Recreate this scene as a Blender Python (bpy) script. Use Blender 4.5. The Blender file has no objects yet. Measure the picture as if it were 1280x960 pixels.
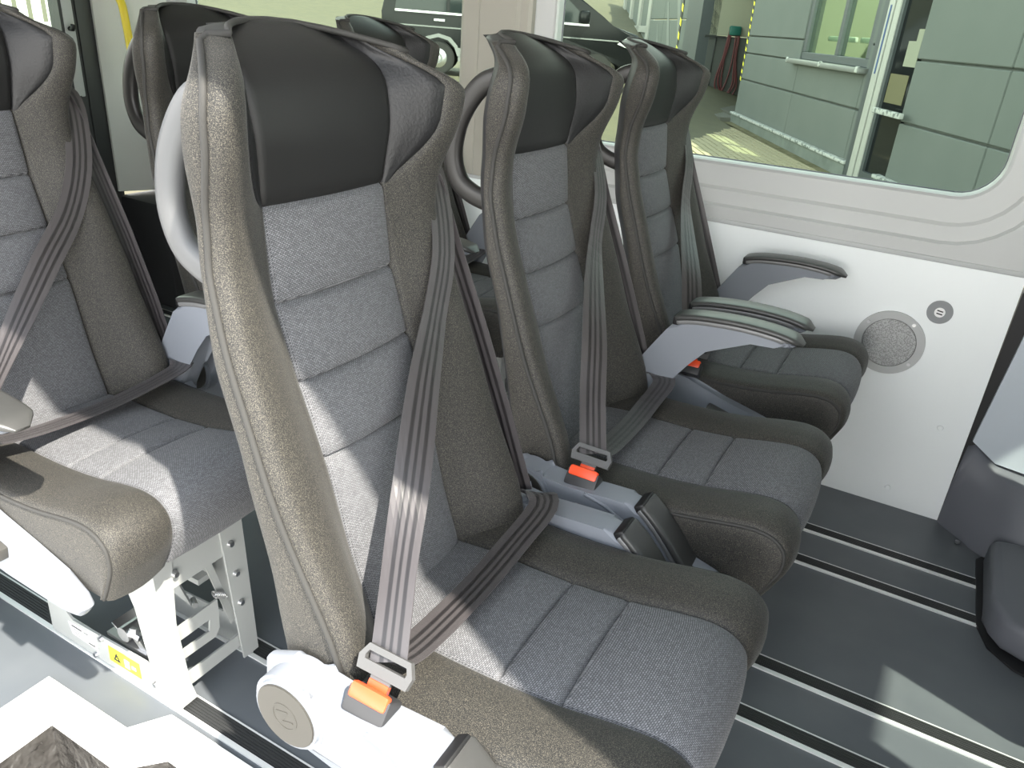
import bpy, bmesh, math, random
import numpy as np
from mathutils import Vector, Matrix
random.seed(7)
S = bpy.context.scene
COL = S.collection

# ------------------------------------------------------------------ camera
cam_d = bpy.data.cameras.new('camera')
cam_d.sensor_width = 36.0
cam_d.lens = 27.0
cam_d.clip_start = 0.02
cam_d.clip_end = 400
cam = bpy.data.objects.new('camera', cam_d)
COL.objects.link(cam)
RX, RY, RZ = (0.8683, 0.2659, -0.4185), (0.4911, -0.3424, 0.8010), (0.0697, -0.9010, -0.4270)
m = Matrix(((RX[0], -RX[1], -RX[2], 0), (RY[0], -RY[1], -RY[2], 0), (RZ[0], -RZ[1], -RZ[2], 0), (0, 0, 0, 1)))
m.translation = (0, 0, 1.17)
cam.matrix_world = m
S.camera = cam

# ------------------------------------------------------------------ light
SUN_STRENGTH = 11.5
SKY_STRENGTH = 9.0
S.view_settings.view_transform = 'Standard'
S.view_settings.look = 'None'
S.view_settings.gamma = 1.0
S.view_settings.exposure = 0.36
S.view_settings.use_curve_mapping = False
w = bpy.data.worlds.new('sky')
S.world = w
w.use_nodes = True
nt = w.node_tree
nt.nodes.clear()
o_ = nt.nodes.new('ShaderNodeOutputWorld')
bg = nt.nodes.new('ShaderNodeBackground')
tc = nt.nodes.new('ShaderNodeTexCoord')
sp = nt.nodes.new('ShaderNodeSeparateXYZ')
cr = nt.nodes.new('ShaderNodeValToRGB')
cr.color_ramp.elements[0].position = 0.0
cr.color_ramp.elements[0].color = (1.0, 0.98, 0.94, 1)
cr.color_ramp.elements[1].position = 0.5
cr.color_ramp.elements[1].color = (0.215, 0.24, 0.27, 1)
nt.links.new(tc.outputs['Generated'], sp.inputs[0])
nt.links.new(sp.outputs['Z'], cr.inputs[0])
nt.links.new(cr.outputs[0], bg.inputs[0])
bg.inputs[1].default_value = SKY_STRENGTH
nt.links.new(bg.outputs[0], o_.inputs[0])
sun_d = bpy.data.lights.new('sun', 'SUN')
sun_d.energy = SUN_STRENGTH
sun_d.color = (1.0, 0.94, 0.83)
sun_d.angle = math.radians(0.9)
sun = bpy.data.objects.new('sun', sun_d)
COL.objects.link(sun)
sun.rotation_euler = Vector((-0.65, 0.30, -1.0)).to_track_quat('-Z', 'Y').to_euler()
sun.location = (4, -3, 7)

# ------------------------------------------------------------------ materials
MATS = {}
def mat(name, col, rough=0.5, metal=0.0, spec=0.5, noise=None, bump=None, sheen=0.0, coat=0.0):
    """noise=(scale, colour2, lo, hi); bump=(scale, strength, dist)"""
    M = bpy.data.materials.new(name)
    M.use_nodes = True
    t = M.node_tree
    b = t.nodes['Principled BSDF']
    b.inputs['Base Color'].default_value = (*col, 1)
    b.inputs['Roughness'].default_value = rough
    b.inputs['Metallic'].default_value = metal
    b.inputs['Specular IOR Level'].default_value = spec
    if sheen:
        b.inputs['Sheen Weight'].default_value = sheen
        b.inputs['Sheen Roughness'].default_value = 0.4
    if coat:
        b.inputs['Coat Weight'].default_value = coat
    tcn = t.nodes.new('ShaderNodeTexCoord')
    if noise:
        n = t.nodes.new('ShaderNodeTexNoise')
        n.inputs['Scale'].default_value = noise[0]
        n.inputs['Detail'].default_value = 3
        t.links.new(tcn.outputs['Object'], n.inputs['Vector'])
        r = t.nodes.new('ShaderNodeValToRGB')
        r.color_ramp.elements[0].position = noise[2]
        r.color_ramp.elements[0].color = (*col, 1)
        r.color_ramp.elements[1].position = noise[3]
        r.color_ramp.elements[1].color = (*noise[1], 1)
        t.links.new(n.outputs['Fac'], r.inputs[0])
        t.links.new(r.outputs[0], b.inputs['Base Color'])
    if bump:
        n2 = t.nodes.new('ShaderNodeTexNoise')
        n2.inputs['Scale'].default_value = bump[0]
        n2.inputs['Detail'].default_value = 2
        t.links.new(tcn.outputs['Object'], n2.inputs['Vector'])
        bp = t.nodes.new('ShaderNodeBump')
        bp.inputs['Strength'].default_value = bump[1]
        bp.inputs['Distance'].default_value = bump[2]
        t.links.new(n2.outputs['Fac'], bp.inputs['Height'])
        t.links.new(bp.outputs[0], b.inputs['Normal'])
    MATS[name] = M
    return M

def fabric_pattern():
    M = mat('woven_pattern_fabric', (0.07, 0.072, 0.085), 0.75, spec=0.25, sheen=0.1)
    t = M.node_tree
    b = t.nodes['Principled BSDF']
    tcn = t.nodes.new('ShaderNodeTexCoord')
    s = t.nodes.new('ShaderNodeSeparateXYZ')
    t.links.new(tcn.outputs['Object'], s.inputs[0])
    sub = t.nodes.new('ShaderNodeMath'); sub.operation = 'SUBTRACT'
    t.links.new(s.outputs['Z'], sub.inputs[0]); t.links.new(s.outputs['X'], sub.inputs[1])
    c = t.nodes.new('ShaderNodeCombineXYZ')
    t.links.new(s.outputs['Y'], c.inputs['X']); t.links.new(sub.outputs[0], c.inputs['Y'])
    br = t.nodes.new('ShaderNodeTexBrick')
    br.inputs['Scale'].default_value = 140
    br.inputs['Brick Width'].default_value = 0.55
    br.inputs['Row Height'].default_value = 0.32
    br.inputs['Mortar Size'].default_value = 0.06
    br.inputs['Mortar Smooth'].default_value = 0.3
    br.inputs['Color1'].default_value = (0.20, 0.202, 0.214, 1)
    br.inputs['Color2'].default_value = (0.132, 0.133, 0.139, 1)
    br.inputs['Mortar'].default_value = (0.055, 0.056, 0.062, 1)
    t.links.new(c.outputs[0], br.inputs['Vector'])
    n = t.nodes.new('ShaderNodeTexNoise'); n.inputs['Scale'].default_value = 700
    t.links.new(tcn.outputs['Object'], n.inputs['Vector'])
    mx = t.nodes.new('ShaderNodeMix'); mx.data_type = 'RGBA'; mx.blend_type = 'OVERLAY'
    mx.inputs['Factor'].default_value = 0.6
    t.links.new(br.outputs['Color'], mx.inputs[6]); t.links.new(n.outputs['Fac'], mx.inputs[7])
    t.links.new(mx.outputs[2], b.inputs['Base Color'])
    bp = t.nodes.new('ShaderNodeBump'); bp.inputs['Strength'].default_value = 0.35; bp.inputs['Distance'].default_value = 0.001
    t.links.new(br.outputs['Fac'], bp.inputs['Height']); bp.invert = True
    t.links.new(bp.outputs[0], b.inputs['Normal'])
    return M

def belt_material():
    M = mat('belt_webbing', (0.03, 0.028, 0.03), 0.36, spec=0.7, sheen=0.12)
    t = M.node_tree
    b = t.nodes['Principled BSDF']
    uv = t.nodes.new('ShaderNodeTexCoord')
    s = t.nodes.new('ShaderNodeSeparateXYZ')
    t.links.new(uv.outputs['UV'], s.inputs[0])
    r = t.nodes.new('ShaderNodeValToRGB')
    r.color_ramp.interpolation = 'LINEAR'
    e = r.color_ramp.elements
    dk, lt = (0.012, 0.010, 0.011, 1), (0.056, 0.050, 0.052, 1)
    e[0].position = 0.0; e[0].color = lt
    e[1].position = 1.0; e[1].color = lt
    for p, c in ((0.24, lt), (0.27, dk), (0.36, dk), (0.39, lt), (0.47, lt), (0.50, dk), (0.56, dk), (0.59, lt), (0.68, lt), (0.71, dk), (0.79, dk), (0.82, lt)):
        q = e.new(p); q.color = c
    t.links.new(s.outputs['X'], r.inputs[0])
    wv = t.nodes.new('ShaderNodeTexWave'); wv.bands_direction = 'Y'; wv.inputs['Scale'].default_value = 60
    t.links.new(uv.outputs['UV'], wv.inputs['Vector'])
    t.links.new(r.outputs[0], b.inputs['Base Color'])
    bp = t.nodes.new('ShaderNodeBump'); bp.inputs['Strength'].default_value = 0.15; bp.inputs['Distance'].default_value = 0.0006
    t.links.new(wv.outputs['Fac'], bp.inputs['Height'])
    t.links.new(bp.outputs[0], b.inputs['Normal'])
    return M

def glass_material(name, tint):
    M = bpy.data.materials.new(name)
    M.use_nodes = True
    t = M.node_tree
    t.nodes.clear()
    o = t.nodes.new('ShaderNodeOutputMaterial')
    tr = t.nodes.new('ShaderNodeBsdfTransparent'); tr.inputs[0].default_value = (*tint, 1)
    t.links.new(tr.outputs[0], o.inputs[0])
    MATS[name] = M
    return M

F_BOL = mat('charcoal_knit_fabric', (0.016, 0.016, 0.0155), 0.60, spec=0.35, noise=(1000, (0.140, 0.126, 0.102), 0.46, 0.76), bump=(1000, 0.3, 0.0012), sheen=0.08)
F_PAT = fabric_pattern()
F_HEAD = mat('smooth_black_leatherette', (0.014, 0.014, 0.014), 0.5, spec=0.35, bump=(420, 0.10, 0.001))
F_WING = mat('grained_black_leatherette', (0.011, 0.011, 0.012), 0.45, spec=0.36, bump=(260, 0.35, 0.0015))
F_PIPE = mat('charcoal_piping_cord', (0.032, 0.031, 0.029), 0.75, bump=(500, 0.3, 0.001))
BELT = belt_material()
P_GREY = mat('blue_grey_plastic', (0.215, 0.230, 0.260), 0.48, spec=0.3, bump=(700, 0.08, 0.0005))
P_DARK = mat('dark_soft_plastic', (0.045, 0.045, 0.044), 0.36, spec=0.5, bump=(600, 0.1, 0.0004))
BAND = mat('satin_grey_band', (0.16, 0.16, 0.16), 0.35, spec=0.6)
P_SHELL = mat('black_shell_plastic', (0.03, 0.03, 0.032), 0.5)
P_HANDLE = mat('grey_handle_plastic', (0.105, 0.107, 0.11), 0.45, spec=0.3)
P_HANDLE_B = mat('black_handle_plastic', (0.022, 0.021, 0.02), 0.4, spec=0.35)
P_DISC = mat('brown_grey_disc_plastic', (0.055, 0.052, 0.046), 0.4)
P_RED = mat('red_button_plastic', (0.85, 0.085, 0.025), 0.35)
STEEL = mat('brushed_steel', (0.62, 0.62, 0.63), 0.3, metal=1.0)
TONGUE = mat('satin_grey_metal', (0.085, 0.085, 0.085), 0.4, spec=0.4)
PAINT = mat('pale_grey_painted_steel', (0.32, 0.33, 0.32), 0.4)
ALU = mat('aluminium_strip', (0.80, 0.81, 0.80), 0.32, metal=0.35)
RUBBER = mat('black_ribbed_rubber', (0.028, 0.029, 0.030), 0.45)
BLACK = mat('black_gap', (0.008, 0.008, 0.009), 0.5)
VINYL = mat('dark_blue_grey_vinyl', (0.098, 0.108, 0.120), 0.38, spec=0.45, noise=(6, (0.112, 0.122, 0.133), 0.4, 0.65), bump=(350, 0.05, 0.0006))
WHITE = mat('white_wall_panel', (0.88, 0.915, 0.92), 0.4, spec=0.4)
SURR = mat('grey_window_surround', (0.49, 0.50, 0.495), 0.5, bump=(300, 0.06, 0.0006))
HEADL = mat('pale_headliner', (0.80, 0.80, 0.78), 0.9)
PILLAR = mat('grey_pillar_trim', (0.46, 0.47, 0.47), 0.5)
TRIM_D = mat('dark_slate_plastic', (0.115, 0.12, 0.138), 0.5, spec=0.4)
EDGE_W = mat('white_step_edging', (0.85, 0.85, 0.82), 0.5)
WELL = mat('film_wrapped_step_liner', (0.045, 0.042, 0.039), 0.16, spec=0.7, bump=(28, 0.9, 0.02))
YELLOW = mat('yellow_handle_paint', (0.75, 0.55, 0.02), 0.4)
STICK_Y = mat('yellow_sticker', (0.86, 0.80, 0.04), 0.5)
STICK_W = mat('white_sticker', (0.85, 0.85, 0.84), 0.5)
INK = mat('black_ink', (0.02, 0.02, 0.02), 0.6)
INK_G = mat('grey_ink', (0.06, 0.062, 0.064), 0.6)
GRILLE = mat('speaker_mesh', (0.42, 0.43, 0.43), 0.5, metal=0.3, noise=(420, (0.25, 0.25, 0.25), 0.45, 0.55))
GLASS = glass_material('tinted_window_glass', (0.74, 0.81, 0.74))
SCREEN = glass_material('tinted_windscreen_glass', (0.74, 0.78, 0.75))
DGLASS = mat('dark_door_glass', (0.012, 0.014, 0.015), 0.08, spec=0.12)
# exterior
CONC = mat('grey_green_block_paint', (0.1125, 0.1260, 0.1185), 0.8, noise=(1.5, (0.1245, 0.1365, 0.1290), 0.35, 0.7))
PLINTH = mat('pale_plinth_render', (0.1680, 0.1855, 0.1715), 0.85, noise=(3, (0.1190, 0.1330, 0.1225), 0.4, 0.7))
FLAKE = mat('flaking_white_ledge', (0.4320, 0.4380, 0.4200), 0.8, noise=(14, (0.1440, 0.1560, 0.1500), 0.50, 0.58))
CREAM = mat('cream_render', (0.3240, 0.3240, 0.2520), 0.85)
FRAME_D = mat('slate_window_frame', (0.0600, 0.0690, 0.0750), 0.5)
POST = mat('silver_door_profile', (0.3720, 0.3720, 0.3480), 0.4)
STONE = mat('tan_paving_stone', (0.3525, 0.3075, 0.2025), 0.85, noise=(18, (0.2850, 0.2475, 0.1575), 0.4, 0.65))
GRAVEL = mat('sandy_yard_gravel', (0.1077, 0.0980, 0.0609), 0.9, noise=(3, (0.0929, 0.0855, 0.0558), 0.35, 0.65))
MOSS = mat('mossy_joint_strip', (0.0765, 0.0675, 0.0225), 0.95, noise=(9, (0.1350, 0.1170, 0.0630), 0.4, 0.6))
CARB = mat('gloss_black_car_paint', (0.008, 0.009, 0.010), 0.2, spec=0.22)
CARGL = mat('dark_car_glass', (0.02, 0.026, 0.027), 0.05, spec=0.3)
CARSIL = mat('silver_sill_plastic', (0.1800, 0.1860, 0.1860), 0.45)
TYRE = mat('tyre_rubber', (0.02, 0.02, 0.02), 0.8)
LEAF = mat('green_leaves', (0.0420, 0.0780, 0.0150), 0.7, noise=(3, (0.0780, 0.1200, 0.0240), 0.4, 0.6))
TEAL = mat('teal_hose_holder', (0.0140, 0.1120, 0.0910), 0.5)
HOSE = mat('dark_red_hose', (0.1050, 0.0210, 0.0245), 0.5)
BLUE = mat('blue_door_strip', (0.02, 0.06, 0.2), 0.5)
LAMPW = mat('white_lamp_tube', (0.5600, 0.5600, 0.5040), 0.4)
ROOMC = mat('room_wall_beyond_window', (0.2100, 0.2170, 0.1680), 0.8)
BLUEB = mat('blue_cladding', (0.0300, 0.0420, 0.0720), 0.6)

# ------------------------------------------------------------------ helpers
def link(o, parent=None):
    COL.objects.link(o)
    if parent is not None:
        o.parent = parent
    return o

def mesh_obj(name, verts, faces, material, parent=None, smooth=False, loc=None, uvs=None):
    me = bpy.data.meshes.new(name)
    me.from_pydata([tuple(map(float, v)) for v in verts], [], faces)
    me.update()
    me.materials.append(material)
    if smooth:
        for p in me.polygons:
            p.use_smooth = True
    if uvs is not None:
        l = me.uv_layers.new(name='UVMap')
        for lp in me.loops:
            l.data[lp.index].uv = uvs[lp.vertex_index]
    o = bpy.data.objects.new(name, me)
    if loc is not None:
        o.location = loc
    return link(o, parent)

def from_bm(name, bm, material, parent=None, smooth=False, loc=None, auto=None):
    bmesh.ops.recalc_face_normals(bm, faces=bm.faces)
    me = bpy.data.meshes.new(name)
    bm.to_mesh(me)
    bm.free()
    me.materials.append(material)
    if smooth or auto:
        for p in me.polygons:
            p.use_smooth = True
        if auto:
            me.set_sharp_from_angle(angle=math.radians(auto))
    o = bpy.data.objects.new(name, me)
    if loc is not None:
        o.location = loc
    return link(o, parent)

def bm_box(bm, lo, hi, bevel=0.0, seg=2, rot=None, pivot=None):
    r = bmesh.ops.create_cube(bm, size=1.0)
    vs = r['verts']
    c = [(lo[i] + hi[i]) / 2 for i in range(3)]
    s = [hi[i] - lo[i] for i in range(3)]
    for v in vs:
        v.co = Vector((c[0] + v.co.x * s[0], c[1] + v.co.y * s[1], c[2] + v.co.z * s[2]))
    if rot is not None:
        bmesh.ops.rotate(bm, verts=vs, cent=pivot or c, matrix=rot)
    if bevel:
        es = list({e for v in vs for e in v.link_edges})
        bmesh.ops.bevel(bm, geom=es, offset=bevel, segments=seg, affect='EDGES', profile=0.5)

def box(name, lo, hi, material, parent=None, bevel=0.0, seg=2, rot=None, pivot=None):
    bm = bmesh.new()
    bm_box(bm, lo, hi, bevel, seg, rot, pivot)
    return from_bm(name, bm, material, parent, auto=35 if bevel else None)

def bm_prism(bm, poly, axis, a, b, bevel=0.0, seg=2):
    """poly in the two other axes (x,z) for axis y, (x,y) for z, (y,z) for x"""
    def P(u, v, t):
        return {'y': (u, t, v), 'z': (u, v, t), 'x': (t, u, v)}[axis]
    v0 = [bm.verts.new(P(u, v, a)) for u, v in poly]
    v1 = [bm.verts.new(P(u, v, b)) for u, v in poly]
    n = len(poly)
    f0 = bm.faces.new(v0)
    f1 = bm.faces.new(list(reversed(v1)))
    for i in range(n):
        j = (i + 1) % n
        bm.faces.new((v0[i], v1[i], v1[j], v0[j]))
    if bevel:
        es = list(f0.edges) + list(f1.edges)
        bmesh.ops.bevel(bm, geom=es, offset=bevel, segments=seg, affect='EDGES', profile=0.5)

def prism(name, poly, axis, a, b, material, parent=None, bevel=0.0, seg=2, auto=40):
    bm = bmesh.new()
    bm_prism(bm, poly, axis, a, b, bevel, seg)
    return from_bm(name, bm, material, parent, auto=auto)

def spline(pts, n):
    """Catmull-Rom through points, n samples per span"""
    P = [np.array(p, float) for p in pts]
    P = [2 * P[0] - P[1]] + P + [2 * P[-1] - P[-2]]
    out = []
    for i in range(1, len(P) - 2):
        for k in range(n):
            t = k / n
            a, b, c, d = P[i - 1], P[i], P[i + 1], P[i + 2]
            out.append(0.5 * ((2 * b) + (-a + c) * t + (2 * a - 5 * b + 4 * c - d) * t * t + (-a + 3 * b - 3 * c + d) * t ** 3))
    out.append(P[-2])
    return out

def tube_geo(path, r, n=8, squash=None, cap=True):
    path = [Vector(p) for p in path]
    V, F = [], []
    up = Vector((0, 0, 1))
    prev = None
    for i, p in enumerate(path):
        d = (path[min(i + 1, len(path) - 1)] - path[max(i - 1, 0)]).normalized()
        if prev is None:
            a = d.cross(up)
            if a.length < 1e-3:
                a = d.cross(Vector((1, 0, 0)))
            a.normalize()
        else:
            a = (prev - d * prev.dot(d)).normalized()
        prev = a
        b = d.cross(a)
        rr = r[i] if isinstance(r, (list, tuple)) else r
        ra, rb = (rr, rr) if squash is None else (rr * squash[0], rr * squash[1])
        for k in range(n):
            t = 2 * math.pi * k / n
            V.append(p + a * math.cos(t) * ra + b * math.sin(t) * rb)
    for i in range(len(path) - 1):
        for k in range(n):
            F.append((i * n + k, i * n + (k + 1) % n, (i + 1) * n + (k + 1) % n, (i + 1) * n + k))
    if cap:
        F.append(tuple(reversed(range(n))))
        F.append(tuple(range((len(path) - 1) * n, len(path) * n)))
    return V, F

def tube(name, path, r, material, parent=None, n=8, squash=None):
    V, F = tube_geo(path, r, n, squash)
    return mesh_obj(name, V, F, material, parent, smooth=True)

def ribbon(name, centres, wdirs, width, material, parent=None, thick=0.0014):
    C = [Vector(c) for c in centres]
    V, F, U = [], [], []
    nx = 6
    L = 0
    for i, c in enumerate(C):
        if i:
            L += (c - C[i - 1]).length
        d = (C[min(i + 1, len(C) - 1)] - C[max(i - 1, 0)]).normalized()
        wd = Vector(wdirs[i])
        wd = (wd - d * wd.dot(d)).normalized()
        nn = d.cross(wd).normalized()
        for side in (1, -1):
            for k in range(nx + 1):
                u = k / nx
                V.append(c + wd * (u - 0.5) * width + nn * side * thick / 2)
                U.append((u, L / width))
    row = 2 * (nx + 1)
    for i in range(len(C) - 1):
        a, b = i * row, (i + 1) * row
        for k in range(nx):
            F.append((a + k, a + k + 1, b + k + 1, b + k))
            F.append((a + nx + 1 + k + 1, a + nx + 1 + k, b + nx + 1 + k, b + nx + 1 + k + 1))
        F.append((a, b, b + nx + 1, a + nx + 1))
        F.append((a + nx, a + 2 * nx + 1, b + 2 * nx + 1, b + nx))
    return mesh_obj(name, V, F, material, parent, smooth=False, uvs=U)

def bm_disc(bm, centre, axis, r, h, seg=32, r2=None, bevel=0.0):
    q = Vector(axis).to_track_quat('Z', 'Y').to_matrix().to_4x4()
    M = Matrix.Translation(Vector(centre)) @ q
    res = bmesh.ops.create_cone(bm, cap_ends=True, segments=seg, radius1=r, radius2=r if r2 is None else r2, depth=h, matrix=M)
    if bevel:
        es = [e for e in {e for v in res['verts'] for e in v.link_edges} if any(len(f.verts) > 4 for f in e.link_faces)]
        bmesh.ops.bevel(bm, geom=es, offset=bevel, segments=2, affect='EDGES')

def disc(name, centre, axis, r, h, material, parent=None, seg=32, r2=None, bevel=0.0):
    bm = bmesh.new()
    bm_disc(bm, centre, axis, r, h, seg, r2, bevel)
    return from_bm(name, bm, material, parent, auto=40)

def bm_ring(bm, centre, axis, r0, r1, h, seg=40):
    q = Vector(axis).to_track_quat('Z', 'Y').to_matrix()
    c = Vector(centre)
    prof = [(r0, 0), (r0, h), (r1, h), (r1, 0)]
    R = []
    for k in range(seg):
        t = 2 * math.pi * k / seg
        R.append([bm.verts.new(c + q @ Vector((r * math.cos(t), r * math.sin(t), z))) for r, z in prof])
    for k in range(seg):
        a, b = R[k], R[(k + 1) % seg]
        for j in range(4):
            bm.faces.new((a[j], a[(j + 1) % 4], b[(j + 1) % 4], b[j]))

def ring(name, centre, axis, r0, r1, h, material, parent=None, seg=40):
    bm = bmesh.new()
    bm_ring(bm, centre, axis, r0, r1, h, seg)
    return from_bm(name, bm, material, parent, auto=40)

def empty(name, loc=(0, 0, 0)):
    o = bpy.data.objects.new(name, None)
    o.empty_display_size = 0.1
    o.location = loc
    return link(o)

def tag(o, label=None, cat=None, group=None, kind=None):
    if label: o['label'] = label
    if cat: o['category'] = cat
    if group: o['group'] = group
    if kind: o['kind'] = kind
    return o

def struct(o):
    o['kind'] = 'structure'
    return o

def kids(o):
    return [c for c in list(COL.objects) if c.parent == o]

def copy_tree(o, table, parent=None):
    c = o.copy()
    COL.objects.link(c)
    if parent is not None:
        c.parent = parent
    for ch in table.get(o.name, []):
        copy_tree(ch, table, c)
    return c

def child_table():
    t = {}
    for o in COL.objects:
        if o.parent is not None:
            t.setdefault(o.parent.name, []).append(o)
    return t

# ------------------------------------------------------------------ setting: van shell
RAILS = [0.617, 0.782, 1.167, 1.321, 1.732, 1.887]
XR0, XR1 = -2.85, 0.335           # passenger floor in x
floor = struct(mesh_obj('floor',
    [(XR0, 0.60, 0), (-0.95, 0.60, 0), (-0.99, 0.54, 0), (-1.205, 0.54, 0), (-1.205, 0.375, 0), (XR0, 0.375, 0),
     (XR0, 2.158, 0), (1.6, 2.158, 0), (1.6, 0.60, 0), (0.28, 0.60, 0)],
    [(0, 1, 9, 8, 7, 6), (5, 4, 3, 2, 1, 0)], VINYL))

def rail(y, n):
    t = empty('trim_%d' % n, (0, y, 0)); struct(t)
    x0, x1 = XR0 + 0.02, 0.333 if y > 1.5 else 0.60
    box('aluminium_edge', (x0, -0.006, 0.0002), (x1, 0.003, 0.004), ALU, t)
    box('aluminium_edge', (x0, 0.037, 0.0002), (x1, 0.040, 0.002), ALU, t)
    bm = bmesh.new()
    bm_box(bm, (x0, 0.003, 0.0004), (x1, 0.037, 0.0012))
    for k in range(6):
        yy = 0.0055 + k * 0.0052
        bm_box(bm, (x0, yy, 0.0012), (x1, yy + 0.003, 0.0026))
    from_bm('rubber_insert', bm, RUBBER, t)
    return t
for i, y in enumerate(RAILS):
    rail(y, i + 1)

# left wall: white lower panel, grey surround with rounded windows
WY = 2.158
wl = struct(box('wall_left', (XR0, WY, 0.0), (0.232, WY + 0.02, 0.700), WHITE))
for x, z in ((0.165, 0.27), (0.09, 0.055), (-0.6, 0.055), (-1.3, 0.055)):
    disc('screw_cap', (x, WY - 0.001, z), (0, -1, 0), 0.009, 0.004, WHITE, wl, seg=16, r2=0.006)
t7 = struct(box('trim_7', (XR0, WY - 0.004, 0.699), (0.30, WY + 0.02, 0.712), PILLAR, None, bevel=0.003))

def rrect(x0, x1, z0, z1, r, n=8):
    P = []
    for cx, cz, a0 in ((x1 - r, z0 + r, -90), (x1 - r, z1 - r, 0), (x0 + r, z1 - r, 90), (x0 + r, z0 + r, 180)):
        for k in range(n + 1):
            a = math.radians(a0 + 90 * k / n)
            P.append((cx + r * math.cos(a), cz + r * math.sin(a)))
    return P

def outer_match(P, x0, x1, z0, z1, n=8):
    """square outline with as many points as rrect, corner for corner"""
    Q = []
    cs = ((x1, z0), (x1, z1), (x0, z1), (x0, z0))
    for c in range(4):
        cx, cz = cs[c]
        for k in range(n + 1):
            px, pz = P[c * (n + 1) + k]
            f = k / n
            if c == 0: q = (px, z0) if f < 0.5 else (x1, pz)
            elif c == 1: q = (x1, pz) if f < 0.5 else (px, z1)
            elif c == 2: q = (px, z1) if f < 0.5 else (x0, pz)
            else: q = (x0, pz) if f < 0.5 else (px, z0)
            if abs(f - 0.5) < 1e-6: q = (cx, cz)
            Q.append(q)
    return Q

def window(n, x0, x1, z0, z1, ox0, ox1, oz0, oz1, r=0.09):
    o = empty('window_%d' % n, (0, WY, 0)); struct(o)
    loops = []
    def add(P, y): loops.append([(p[0], y, p[1]) for p in P])
    base = rrect(x0, x1, z0, z1, r)
    add(outer_match(base, ox0, ox1, oz0, oz1), 0.0)
    def L(d): return rrect(x0 - d, x1 + d, z0 - d, z1 + d, r + d)
    lim = min(z0 - oz0, x0 - ox0, ox1 - x1)
    for d, y in ((0.118, 0.0), (0.112, 0.012), (0.076, 0.014), (0.068, 0.024), (0.012, 0.026), (0.004, 0.022), (0.0, 0.03), (0.0, 0.07)):
        if d < lim - 0.004:
            add(L(d), y)
    V = [v for l in loops for v in l]
    m_ = len(base)
    F = []
    for i in range(len(loops) - 1):
        for k in range(m_):
            F.append((i * m_ + k, i * m_ + (k + 1) % m_, (i + 1) * m_ + (k + 1) % m_, (i + 1) * m_ + k))
    fr = mesh_obj('window_frame', V, F, SURR, o)
    for p in fr.data.polygons: p.use_smooth = True
    fr.data.set_sharp_from_angle(angle=math.radians(25))
    # black gasket round the pane
    g = rrect(x0, x1, z0, z1, r)
    V, F = tube_geo([(p[0], 0.062, p[1]) for p in g + g[:1]], 0.003, 6)
    mesh_obj('rubber_gasket', V, F, TRIM_D, o, smooth=True)
    P = rrect(x0 - 0.005, x1 + 0.005, z0 - 0.005, z1 + 0.005, r)
    bm = bmesh.new()
    bm_prism(bm, P, 'y', 0.064, 0.068)
    from_bm('pane', bm, GLASS, o)
    return o
window(1, -1.085, 0.118, 0.862, 1.50, -1.235, 0.30, 0.712, 1.62)
window(2, -2.62, -1.412, 0.862, 1.50, -2.72, -1.30, 0.712, 1.62)
# pillar cover between the two windows
bm = bmesh.new()
bm_prism(bm, [(-1.395, 0.0), (-1.385, -0.006), (-1.33, -0.006), (-1.322, -0.014), (-1.20, -0.014), (-1.19, -0.006), (-1.165, -0.006), (-1.155, 0.0), (-1.155, 0.02), (-1.395, 0.02)], 'z', 0.713, 1.62)
pc = struct(from_bm('trim_8', bm, mat('warm_grey_pillar_cover', (0.33, 0.315, 0.275), 0.55), auto=20)); pc.location = (0, WY, 0)
# rear part of the left wall, pillar and rear door
d_pillar = struct(prism('trim_9', [(-2.85, 0.0), (-2.71, 0.0), (-2.72, -0.03), (-2.80, -0.085), (-2.86, -0.20), (-2.87, -0.2)], 'z', 0.44, 1.62, mat('pale_rear_pillar', (0.60, 0.61, 0.58), 0.5)))
struct(box('trim_15', (-2.86, WY - 0.21, 0.0), (-2.58, WY - 0.002, 0.43), P_SHELL, None, bevel=0.02))
struct(box('trim_16', (-2.57, WY - 0.01, 0.0), (-1.9, WY - 0.001, 0.62), mat('shade_toned_rear_wall', (0.10, 0.11, 0.10), 0.7), None, bevel=0.004)); d_pillar.location = (0, WY, 0)  # shade on the white rear wall, painted as a dark panel
box('belt_slot', (-2.775, -0.080, 0.50), (-2.755, -0.045, 0.64), BLACK, d_pillar)
wr = struct(prism('wall_rear', [(0.36, -0.3), (1.92, -0.3), (1.92, 0.62), (1.62, 0.62), (1.40, 0.62), (0.36, 0.62)], 'x', -2.93, -2.88, BLACK))
o = empty('door_1', (-2.88, 0, 0)); struct(o)
R0 = rrect(1.10, 1.835, 0.84, 1.42, 0.09)
R1 = outer_match(R0, 0.95, 1.905, 0.05, 1.62)
R2 = rrect(1.05, 1.87, 0.72, 1.47, 0.10)
V, F = [], []
n_ = len(R0)
for P, x in ((R1, 0.0), (R2, 0.0), (R2, 0.012), (R0, 0.008), (R0, -0.05)):
    V += [(x, p[0], p[1]) for p in P]
for i in range(4):
    for k in range(n_):
        F.append((i * n_ + k, i * n_ + (k + 1) % n_, (i + 1) * n_ + (k + 1) % n_, (i + 1) * n_ + k))
mesh_obj('door_panel', V, F, P_SHELL, o)
bm = bmesh.new(); bm_prism(bm, rrect(1.095, 1.84, 0.835, 1.425, 0.09), 'x', -0.03, -0.025)
from_bm('door_pane', bm, GLASS, o)
box('grab_strip', (0.0, 1.845, 0.80), (0.012, 1.885, 1.40), PILLAR, o, bevel=0.004)
tube('coat_hook', [(0.0, 1.862, 1.03), (0.03, 1.862, 1.03), (0.035, 1.862, 1.045)], 0.008, BLACK, o)
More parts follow.
